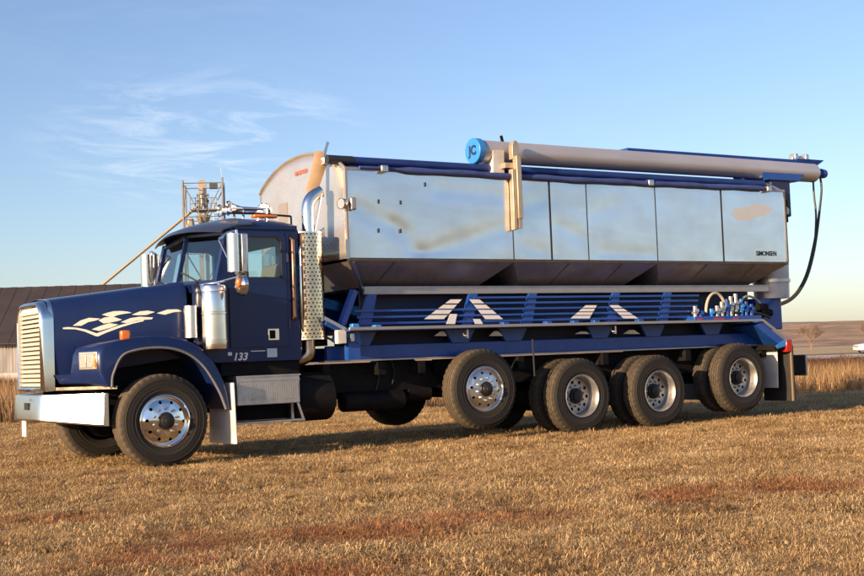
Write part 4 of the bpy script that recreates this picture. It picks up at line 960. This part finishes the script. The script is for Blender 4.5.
# lower beam, gussets
bm_ = MB().box(2.30, 10.1, .42, .50, 1.135, 1.315); bo = bm_.build('lower_beam', BLUE, T, bevel=.01)
MB().box(2.24, 10.1, .38, .54, 1.112, 1.133).build('beam_ledge', RAIL, bo)
MB().box(2.02, 9.95, 2.16, 2.26, 1.12, 1.31).build('lower_beam', BLUE, T)
MB().box(2.5, 9.9, .56, .60, 1.31, 1.485).build('under_deck_shade', mat('shadow_navy', (.008, .012, .04), .6), T)  # dark navy sheet stands in for the shade in the gap below the deck
for u in (360, 460, 513, 600, 653, 712):
    p = ony(u, 335, .38); MB().prism([(p.x - .13, 1.31), (p.x + .13, 1.31), (p.x + .24, 1.484), (p.x - .24, 1.484)], .37, .418).build('gusset', BLUE, T)
for u in (466, 614): 
    p = ony(u, 333, .1); MB().box(p.x - .012, p.x + .012, .06, .1, 1.36, 1.47).build('tie_down_hook', ALU, T); MB().tube([(p.x - .07, .08, 1.43), (p.x - .05, .08, 1.39), (p.x + .0, .08, 1.39), (p.x + .02, .08, 1.43)], .01, 6).build('tie_down_hook', ALU, T)
# front struts of the body
MB().bar((2.62, .25, 2.0), (2.30, .2, 1.36), .09, .07).build('front_strut', BLUE, T)
MB().bar((2.15, .15, 1.60), (2.62, .15, 1.35), .05, .05).build('front_strut', BLUE, T)
MB().bar((2.10, .1, 1.66), (2.42, .1, 1.50), .04, .04).build('front_strut', ALU, T)
MB().box(2.45, 2.62, .14, .24, 1.135, 1.48).build('front_strut', BLUE, T)
p = ony(341, 337, .12); MB().box(p.x - .07, p.x + .06, .08, .16, p.z - .085, p.z + .085).build('junction_box', WHITEP, T, bevel=.01)
p = ony(352, 337, .12); MB().box(p.x - .03, p.x + .03, .1, .16, p.z - .06, p.z + .05).build('gauge', ALU, T, bevel=.01)
MB().tube(bez((2.2, .3, 1.45), (2.35, .1, 1.25), (2.45, .2, 1.6), (2.6, .3, 1.3)), .015, 6).build('air_line', RUBBER2, T)
MB().box(2.0, 2.3, .4, 2.1, 1.32, 1.75).build('pump_drive_box', BLACK, T)

# ---- tarp roll and bows
MB().cyl((2.28, .18, 3.635), (9.95, .18, 3.625), .056, n=16).build('tarp_roll', TARP, T)
MB().cyl((2.26, .18, 3.635), (2.62, .18, 3.635), .060, n=16).build('tarp_roll_sleeve', mat('black_sleeve', (.02, .022, .035), .5), T)
b = MB(); pts = []; rr_ = []
for i in range(40):
    x = 2.60 + (9.70 - 2.60) * i / 39; pts.append((x, -.035, 3.52 + .004 * math.sin(i * .9) - .015 * math.sin(math.pi * i / 39))); rr_.append(.022 if i < 4 else .042 + .004 * math.sin(i * 1.7))
b.tube(pts, rr_, 10).build('rolled_tarp_edge', mat('tarp_pale_blue', (.045, .07, .22), .5, var=.2, scale=5, bump=.3, bscale=8), T)  # paler blue than the main tarp roll
for u, v in ((382, 173.5), (648, 186), (766, 191)):
    x, z = pxs(u, v); MB().box(x - .05, x + .05, -.085, .02, 3.47, 3.56).build('tarp_clamp', ALU, T, bevel=.012)
# tarp crank arm and plate at the front
pl = [onx(u, v, 2.33) for u, v in ((314, 188), (322, 166), (326, 167), (326, 153), (320, 152))]
q = [ony(u, v, .42) for u, v in ((313, 189), (318, 172), (321, 157), (323, 151.5), (326.5, 156), (325.5, 167), (319, 186), (316, 199), (314, 199))]
MB().loft([[(p.x, .40, p.z) for p in q], [(p.x - .08, .46, p.z + .015) for p in q]]).build('crank_shield', mat('tan_crank_plate', (.46, .31, .18), .4, .3, var=.1), T)
a_, c2 = ony(328, 142, .38), ony(322, 163, .38); MB().bar(a_, c2, .02, .03).build('crank_arm', ALU, T)
MB().obox(ony(325.5, 161, .38), (.05, 0, 0), (0, .05, 0), (0, 0, .05)).build('crank_gearbox', ALU, T, bevel=.012)
MB().cyl(ony(322, 190, .3), ony(314.5, 232, .3), .014, n=6).build('crank_rod', ALU, T)

# ---- auger
A0 = Vector((4.58, .22, 3.868)); A1 = Vector((11.42, .46, 3.905)); ad = (A1 - A0).normalized()
au = MB().cyl(A0, A1, .152, n=40)
au.cyl(A1, A1 + ad * .06, .152, .11, n=40)
ao = au.build('auger_tube', TUBE, T, angle=30)
MB().cyl(A0 - ad * .09, A0 + ad * .015, .172, n=40).build('auger_end_cap', BRIGHT, ao, angle=30, bevel=.008)
capc = A0 - ad * .093; text('cap_mark', 'JC', capc, .17, mat('dark_blue_print', (.01, .03, .12), .5), ao, (math.pi / 2, 0, -math.pi / 2), .002, 1, 0, .008)
MB().cyl(A1 + ad * .05, A1 + ad * .20, .06, n=16).build('auger_motor', BLUE, ao); MB().cyl(A1 + ad * .18, A1 + ad * .30, .085, .07, n=16).build('auger_motor', BLUE, ao, bevel=.01)
# saddle at the front of the tube
c = A0 + ad * .22
MB().prism([(c.y - .15, 3.56), (c.y + .15, 3.56), (c.y + .16, 3.86)] + [(c.y + .153 * math.cos(R(a)), c.z + .153 * math.sin(R(a))) for a in range(0, -181, -20)] + [(c.y - .16, 3.86)], c.x - .08, c.x + .10, 'x').build('auger_saddle', WHITEP, T)
BRK = mat('tan_bracket_steel', (.55, .44, .32), .38, .6, var=.1)
br = MB().box(4.965, 5.04, -.125, -.03, 2.93, 3.78).build('auger_bracket', BRK, T, bevel=.006)
MB().box(4.905, 4.955, -.10, -.012, 2.78, 3.60).build('bracket_channel', BRK, br, bevel=.005)
MB().box(4.975, 5.03, -.11, -.03, 2.80, 2.94).build('bracket_foot', BRK, br)
MB().prism([(4.95, 3.74), (5.055, 3.74), (5.055, 3.92), (5.03, 3.99), (4.98, 3.99), (4.95, 3.92)], -.06, .03).build('bracket_clamp', BRK, br, bevel=.005)
MB().box(4.84, 5.0, -.04, .36, 3.62, 3.69).build('bracket_arm', BRK, br)
MB().bar(A0 + Vector((.52, .12, .10)), A0 + Vector((.48, .12, .26)), .03, .03).build('latch_pin', BLACK, T)
# blue trough behind the tube
ty = .80; u0, u1 = ony(618, 150, ty), ony(790, 158, ty)
tro = MB().loft([[(u0.x + .04, ty - .16, 3.92), (u0.x + .04, ty + .16, 3.92), (u0.x, ty + .22, u0.z), (u0.x, ty - .22, u0.z)], [(u1.x, ty - .16, 3.92), (u1.x, ty + .16, 3.92), (u1.x, ty + .22, u0.z + .0), (u1.x, ty - .22, u0.z + .0)]]).build('auger_trough', BLUE, T)
MB().loft([[(u1.x - .1, ty - .16, 3.98), (u1.x - .1, ty + .16, 3.98), (u1.x - .1, ty + .24, u0.z + .02), (u1.x - .1, ty - .24, u0.z + .02)], [(u1.x + .3, ty - .16, 3.98), (u1.x + .3, ty + .16, 3.98), (u1.x + .55, ty + .24, u0.z + .02), (u1.x + .55, ty - .24, u0.z + .02)]]).build('trough_lip', BLUE, tro)
MB().cyl((u1.x - .1, ty - .1, u0.z + .04), (u1.x + .3, ty - .1, u0.z + .04), .05, n=10).build('trough_motor', BRASS, tro, bevel=.01)
for k in (.0, .25): MB().box(u1.x + k - .05, u1.x + k + .03, ty - .16, ty - .04, u0.z + .02, u0.z + .12).build('trough_fitting', BRASS, tro, bevel=.01)

# ---- vertical auger at the tail
va = .72; xa, xb = ony(757, 265, va).x, ony(783, 265, va).x; cxv = (xa + xb) / 2; rv = (xb - xa) / 2
vo = MB().cyl((cxv, va, 1.86), (cxv, va, 2.62), rv * .93, rv, n=36).cyl((cxv, va, 2.62), (cxv, va, 3.72), rv * .72, n=36).build('vertical_auger', TUBE, T, angle=30)
MB().cyl((cxv, va, 2.12), (cxv, va, 2.17), rv * 1.03, n=36).build('auger_band', ALU, vo)
MB().box(ony(757, 310, .55).x, ony(782, 310, .55).x, .55, 1.0, 1.36, 1.86).build('auger_base', BLUE, T, bevel=.02)
MB().prism([(cxv - .45, 3.72), (cxv + .30, 3.72), (cxv + .42, 3.84), (cxv - .55, 3.84)], va - .45, va + .2).build('swivel_head', BLUE, T, bevel=.01)
MB().box(10.26, ony(791, 200, .3).x, .3, .62, 3.15, 3.75).build('swivel_post', mat('dark_blue_post', (.02, .03, .08), .5), T, bevel=.02)
p = ony(787, 207, .2); lamp((10.26, .03, 3.20), (-.2, -1, 0), .07)
MB().box(10.205, 10.30, .02, .14, 3.02, 3.38).build('lamp_bracket', BLACK, box, bevel=.01)
# hoses at the tail
P3 = lambda u, v, y: ony(u, v, y)
hs = [P3(820, 176, .42), P3(821.5, 190, .40), P3(819, 215, .38), P3(814.5, 245, .36), P3(808, 272, .34), P3(800, 289, .34), P3(791, 299, .36), P3(781, 304, .40)]
hs = smooth([tuple(p) for p in hs], 5); MB().tube(hs, [.018 + .014 * min(1, max(0, (i - 8) / 8)) for i in range(len(hs))], 8).build('hydraulic_hose', HOSE, T)
hs2 = [P3(813, 178, .42), P3(814, 195, .40), P3(816, 215, .38), P3(815, 240, .37)]
MB().tube(smooth([tuple(p) for p in hs2], 5), .016, 8).build('hydraulic_hose', HOSE, T)
# valve bank
vb = MB().box(ony(690, 320, .2).x, ony(757, 320, .2).x, .10, .34, 1.512, 1.58).build('valve_bank', BLUE, T, bevel=.01)
for k, u in enumerate((695, 700, 711, 717, 722, 727, 731, 736, 741, 746, 751)):
    p = ony(u, 312, .2); hgt = (.16, .10, .12, .16, .22, .26, .30, .34, .26, .22, .18)[k]
    m_ = (BRASS, BLUE, BRIGHT, BRASS, BRASS, BLUE, BRASS, BRASS, BRIGHT, BLUE, BLUE)[k]
    MB().cyl((p.x, .20, 1.575), (p.x, .20, 1.575 + hgt), .032, n=10).cyl((p.x, .20, 1.575 + hgt * .55), (p.x, .14, 1.575 + hgt * .62), .03, n=8).box(p.x - .035, p.x + .035, .165, .235, 1.575 + hgt * .3, 1.575 + hgt * .5).build('valve', m_, T)
pA, pB = ony(706, 313, .2), ony(726, 310, .2)
MB().tube(bez(pA, pA + Vector((.02, 0, .38)), pB + Vector((-.05, 0, .36)), pB, 16), .022, 8).build('valve_hose', mat('tan_hose', (.45, .40, .33), .5), T)
pA, pB = ony(740, 306, .25), ony(760, 303, .4)
MB().tube(bez(pA, pA + Vector((.05, 0, .18)), pB + Vector((-.2, 0, .16)), pB, 12), .018, 8).build('valve_hose', mat('tan_hose', (0, 0, 0)), T)
pA, pB = ony(733, 312, .15), ony(770, 318, .4)
MB().tube(bez(pA, pA + Vector((.2, 0, -.05)), pB + Vector((-.3, 0, .15)), pB, 12), .02, 8).build('valve_hose', HOSE, T)
for u, v, r_ in ((756, 308, .07), (761, 313, .06), (752, 316, .05)):
    p = ony(u, v, .5); MB().cyl((p.x, .5, p.z), (p.x + .22, .5, p.z), r_, n=12).build('hydraulic_motor', BLACK, T, bevel=.01)
for u in (701, 718, 723, 737):
    p = ony(u, 321.5, .08); MB().box(p.x - .05, p.x + .05, .09, .10, 1.525, 1.55).build('reflector', RED, T)

# ---- tail
MB().box(10.195, 10.225, .0, .62, .24, 1.10).build('rear_mud_flap', RUBBER2, T)
MB().box(10.165, 10.195, -.01, .02, .24, 1.12).build('flap_lit_edge', mat('sunlit_flap_edge', (.20, .14, .09), .6), T)  # brown strip stands in for sunlight on the black flap's edge
MB().loft([[(10.00, .14, .45), (10.00, .50, .45), (10.02, .50, 1.05), (10.02, .14, 1.05)], [(10.012, .14, .45), (10.012, .50, .45), (10.032, .50, 1.05), (10.032, .14, 1.05)]]).build('rear_mud_flap', WHITEP, T, bevel=.003)
MB().box(10.195, 10.225, 1.88, 2.5, .24, 1.10).build('rear_mud_flap', RUBBER2, T)
MB().prism([(9.86, 1.10), (10.10, 1.20), (10.12, 1.10), (9.9, 1.06)], .0, .03).build('corner_plate', BRIGHT, T)
MB().box(10.07, 10.20, -.014, .10, 1.0, 1.19).build('tail_light', RED, T, bevel=.01)
MB().box(10.07, 10.20, 2.40, 2.514, 1.0, 1.19).build('tail_light', RED, T, bevel=.01)
MB().box(9.85, 10.19, .03, 2.47, 1.04, 1.12).build('rear_cross_beam', BLACK, T)
MB().box(10.72, 11.06, .52, 1.98, .63, .93).build('rear_bumper', BLACK, T, bevel=.01); MB().box(11.065, 11.10, .51, 1.99, .60, .94).build('bumper_edge', RAIL, T)
for y in (.86, 1.6): MB().box(10.1, 10.75, y, y + .06, .70, 1.0).build('bumper_mount', BLACK, T)

# ================================================================== GRASS AND WEEDS
def blade_mat(name, cols, red=True, trans=.25, greymix=0):
    M = bpy.data.materials.new(name); M.use_nodes = True; t = M.node_tree; n = t.nodes; l = t.links; b = n['Principled BSDF']
    oi = n.new('ShaderNodeObjectInfo'); loc = oi.outputs['Location']
    nz, ramp, math_, redm = soil_nodes(n, l, loc)
    cr = n.new('ShaderNodeValToRGB'); e = cr.color_ramp.elements
    while len(e) < len(cols): e.new(.5)
    for k, c in enumerate(cols): e[k].position = k / (len(cols) - 1); e[k].color = (*c, 1)
    mixv = math_('ADD', math_('MULTIPLY', oi.outputs['Random'], .42), math_('MULTIPLY', ramp(nz(.9, 8, .72), .33, .67), .58)); l.new(mixv, cr.inputs[0])
    cur = cr.outputs[0]
    g = n.new('ShaderNodeNewGeometry'); 
    mv = n.new('ShaderNodeMix'); mv.data_type = 'RGBA'; mv.blend_type = 'MULTIPLY'; mv.inputs[0].default_value = 1; l.new(cur, mv.inputs[6])
    rv = n.new('ShaderNodeMapRange'); rv.inputs[3].default_value = .45; rv.inputs[4].default_value = 1.4; l.new(g.outputs['Random Per Island'], rv.inputs[0])
    cc = n.new('ShaderNodeCombineXYZ')
    for k in range(3): l.new(rv.outputs[0], cc.inputs[k])
    l.new(cc.outputs[0], mv.inputs[7]); cur = mv.outputs[2]
    if red:
        mk = n.new('ShaderNodeMix'); mk.data_type = 'RGBA'; l.new(math_('MULTIPLY', redm, ramp(oi.outputs['Random'], 0, .55, .25, 1)), mk.inputs[0]); l.new(cur, mk.inputs[6])
        rr = n.new('ShaderNodeMix'); rr.data_type = 'RGBA'; l.new(oi.outputs['Random'], rr.inputs[0]); rr.inputs[6].default_value = (.22, .080, .036, 1); rr.inputs[7].default_value = (.40, .17, .08, 1)
        l.new(rr.outputs[2], mk.inputs[7]); cur = mk.outputs[2]
    l.new(cur, b.inputs['Base Color']); b.inputs['Roughness'].default_value = .8; b.inputs['Specular IOR Level'].default_value = .2
    tl = n.new('ShaderNodeBsdfTranslucent'); l.new(cur, tl.inputs[0]); ms = n.new('ShaderNodeMixShader'); ms.inputs[0].default_value = trans
    l.new(b.outputs[0], ms.inputs[1]); l.new(tl.outputs[0], ms.inputs[2]); l.new(ms.outputs[0], n['Material Output'].inputs[0])
    return M

def tuft_mesh(name, m, n, rad, hmin, hmax, wd, lean, seed, lmin=.2):
    r = np.random.default_rng(seed); vs = []; fs = []
    for k in range(n):
        a = r.uniform(0, 2 * math.pi); q = rad * math.sqrt(r.uniform()); x, y = q * math.cos(a), q * math.sin(a)
        h = r.uniform(hmin, hmax); d = r.uniform(0, 2 * math.pi); ln = lean * r.uniform(lmin, 1.2); w_ = wd * r.uniform(.6, 1.3)
        dx, dy = math.cos(d), math.sin(d); px_, py_ = -dy * w_, dx * w_
        b0 = len(vs)
        p1 = (x + dx * h * ln * .35, y + dy * h * ln * .35, h * .62 * math.cos(min(1.3, ln * .7))); p2 = (x + dx * h * ln, y + dy * h * ln, h * max(.10, math.cos(min(1.45, ln))))
        vs += [(x - px_, y - py_, -.004), (x + px_, y + py_, -.004), (p1[0] - px_ * .8, p1[1] - py_ * .8, p1[2]), (p1[0] + px_ * .8, p1[1] + py_ * .8, p1[2]), p2]
        fs += [(b0, b0 + 1, b0 + 3, b0 + 2), (b0 + 2, b0 + 3, b0 + 4)]
    me = bpy.data.meshes.new(name); me.from_pydata(vs, [], fs); me.materials.append(m); me.update(); return me

def scatter(name, pts, scl, tufts, label, tilt=.12):
    """one stuff object: a cloud of points that carries instanced tufts"""
    src = bpy.data.collections.new(name + '_tufts')
    for k, me in enumerate(tufts):
        o = bpy.data.objects.new(name + '_tuft', me); src.objects.link(o)
    me = bpy.data.meshes.new(name); me.from_pydata([tuple(p) for p in pts], [], [])
    a = me.attributes.new('sc', 'FLOAT_VECTOR', 'POINT'); a.data.foreach_set('vector', np.asarray(scl, dtype=np.float32).ravel())
    rot = np.zeros((len(pts), 3), dtype=np.float32); rot[:, 2] = rng.uniform(0, 6.283, len(pts)); rot[:, 0] = rng.normal(0, tilt, len(pts)); rot[:, 1] = rng.normal(0, tilt, len(pts))
    a = me.attributes.new('ro', 'FLOAT_VECTOR', 'POINT'); a.data.foreach_set('vector', rot.ravel())
    o = bpy.data.objects.new(name, me); COL.objects.link(o)
    ng = bpy.data.node_groups.new(name, 'GeometryNodeTree'); ng.interface.new_socket('Geometry', in_out='INPUT', socket_type='NodeSocketGeometry'); ng.interface.new_socket('Geometry', in_out='OUTPUT', socket_type='NodeSocketGeometry')
    n = ng.nodes; l = ng.links; i = n.new('NodeGroupInput'); q = n.new('NodeGroupOutput')
    mp = n.new('GeometryNodeMeshToPoints'); l.new(i.outputs[0], mp.inputs[0])
    ci = n.new('GeometryNodeCollectionInfo'); ci.inputs[0].default_value = src; ci.inputs['Separate Children'].default_value = True; ci.inputs['Reset Children'].default_value = True
    ip = n.new('GeometryNodeInstanceOnPoints'); l.new(mp.outputs[0], ip.inputs['Points']); l.new(ci.outputs[0], ip.inputs['Instance']); ip.inputs['Pick Instance'].default_value = True
    ri = n.new('FunctionNodeRandomValue'); ri.data_type = 'INT'; ri.inputs[4].default_value = 0; ri.inputs[5].default_value = len(tufts) - 1; l.new(ri.outputs[2], ip.inputs['Instance Index'])
    for nm, sk in (('ro', 'Rotation'), ('sc', 'Scale')):
        na = n.new('GeometryNodeInputNamedAttribute'); na.data_type = 'FLOAT_VECTOR'; na.inputs[0].default_value = nm; l.new(na.outputs[0], ip.inputs[sk])
    l.new(ip.outputs[0], q.inputs[0])
    md = o.modifiers.new('scatter', 'NODES'); md.node_group = ng
    o['kind'] = 'stuff'; o['label'] = label; return o

GM = blade_mat('dry_grass_blades', [(.11, .066, .034), (.32, .20, .095), (.51, .355, .175), (.60, .445, .24), (.76, .62, .42)])
tufts = [tuft_mesh('tuft', GM, 80, .11, .014, .042, .0016, 1.3, s, .72) for s in range(8)] + [tuft_mesh('tuft', GM, 36, .13, .03, .062, .0012, 1.5, 20 + s, .8) for s in range(3)] + [tuft_mesh('tuft', GM, 50, .08, .012, .034, .0015, 1.0, 40, .3)]
def field_pts(d0, d1, dens, edge=26.0):
    out = []; n = int(dens * (d1 - d0) * (2 * (.36 * (d0 + d1) / 2 + 3.2)))
    d = rng.uniform(d0, d1, n * 2); l_ = rng.uniform(-1, 1, n * 2) * (.36 * d1 + 3.2); ok = np.abs(l_) < .36 * d + 3.2
    d, l_ = d[ok][:n], l_[ok][:n]
    for a, b_ in zip(l_, d): out.append(cw(a, b_))
    return out
pts = field_pts(5.2, 9, 340) + field_pts(9, 15, 230) + field_pts(15, 28.5, 130)
def thin(p):
    n_ = mnoise.noise((p.x * 1.5, p.y * 1.5, 11)) + .6 * mnoise.noise((p.x * 4.3, p.y * 4.3, 5)); return n_ > -.12 or random.random() < .35
pts = [p for p in pts if thin(p)]
k = np.array([1 + .55 * mnoise.noise((p.x * .9, p.y * .9, 0)) + .35 * mnoise.noise((p.x * 3.1, p.y * 3.1, 4)) for p in pts]) * rng.uniform(.7, 1.3, len(pts))
dd = np.array([depth(p.x, p.y) for p in pts]); k = k * np.interp(dd, [5, 27], [1, 1.7])
scatter('lawn_grass', pts, np.stack([k, k, k * rng.uniform(.75, 1.15, len(pts))], 1), tufts, 'short dry mown grass covering the field in front of the truck')
# loose pale straw clumps
SM = blade_mat('pale_straw', [(.45, .34, .19), (.58, .46, .28), (.68, .56, .37)], red=False)
st = [tuft_mesh('straw', SM, 40, .10, .05, .13, .003, 1.5, 50 + s) for s in range(3)]
sp_ = []
for u, v, n_, s_ in ((582, 518, 16, .10), (725, 502, 16, .22), (760, 500, 8, .2), (150, 546, 4, .2), (330, 575, 5, .25)):
    c = onz(u, v)
    for _ in range(n_): sp_.append(c + rt0 * rng.normal(0, s_ * 1.6) + fw0 * rng.normal(0, s_))
k = rng.uniform(.5, .9, len(sp_)); scatter('straw_litter', sp_, np.stack([k, k, k * .35], 1), st, 'loose pale straw lying on the short grass')
# dark weed tufts in the foreground
DM = blade_mat('dark_weed', [(.05, .035, .018), (.09, .06, .03), (.13, .09, .04)], red=False)
dt = [tuft_mesh('weed', DM, 26, .07, .03, .09, .004, 1.0, 70 + s) for s in range(3)]
sp_ = []
for u, v, n_, s_ in ((483, 515, 3, .05), (537, 550, 5, .10), (250, 552, 4, .1), (292, 499, 3, .06), (45, 500, 4, .12), (820, 512, 6, .2), (40, 555, 5, .15)):
    c = onz(u, v)
    for _ in range(n_): sp_.append(c + rt0 * rng.normal(0, s_ * 1.6) + fw0 * rng.normal(0, s_))
for _ in range(160):
    d = rng.uniform(6, 24); sp_.append(cw(rng.uniform(-1, 1) * (.36 * d + 2), d))
k = rng.uniform(.6, 1.1, len(sp_)); scatter('low_weeds', sp_, np.stack([k, k, k * .8], 1), dt, 'small dark weeds scattered through the short grass')

# tall dead weeds behind the mown strip
WM = blade_mat('tall_dead_weeds', [(.22, .125, .06), (.34, .21, .105), (.46, .31, .165), (.58, .43, .25)], red=False, trans=.3)
WD = blade_mat('brown_dead_weeds', [(.09, .05, .03), (.15, .085, .05), (.22, .13, .075)], red=False, trans=.2)
wt = [tuft_mesh('stalks', WM, 46, .30, .35, .95, .006, .22, 90 + s) for s in range(5)]
wd_ = [tuft_mesh('stalks', WD, 60, .40, .35, .9, .009, .4, 110 + s) for s in range(4)]
def band(d0, d1, dens, l0=-14, l1=24):
    n = int((d1 - d0) * (l1 - l0) * dens); l_ = rng.uniform(l0, l1, n); d = rng.uniform(d0, d1, n) + .35 * np.sin(l_ * 1.3) + .3 * np.sin(l_ * 3.1)
    return l_, d
l_, d = band(28.6, 37, 5.5); hgt = np.interp(l_, [-9.5, -6, 2, 8], [1.05, .72, .50, .58]) * np.array([1 + .35 * mnoise.noise((a * .5, b_ * .5, 3)) for a, b_ in zip(l_, d)])
k = rng.uniform(.8, 1.2, len(d)); scatter('tall_weeds', [cw(a, b_) for a, b_ in zip(l_, d)], np.stack([k, k, hgt * rng.uniform(.75, 1.2, len(d))], 1), wt, 'tall pale dead grass standing along the edge of the mown field')
l_, d = band(38, 66, 3.2, -26, 44); hgt = np.interp(l_, [-14, -6, 2, 8], [1.0, .8, .5, .5]) * np.array([1 + .4 * mnoise.noise((a * .35, b_ * .35, 9)) for a, b_ in zip(l_, d)])
k = rng.uniform(.9, 1.5, len(d)); scatter('brown_weeds', [cw(a, b_) for a, b_ in zip(l_, d)], np.stack([k, k, hgt * rng.uniform(.7, 1.2, len(d))], 1), wd_, 'dark brown dead weeds between the pale grass and the gravel road')
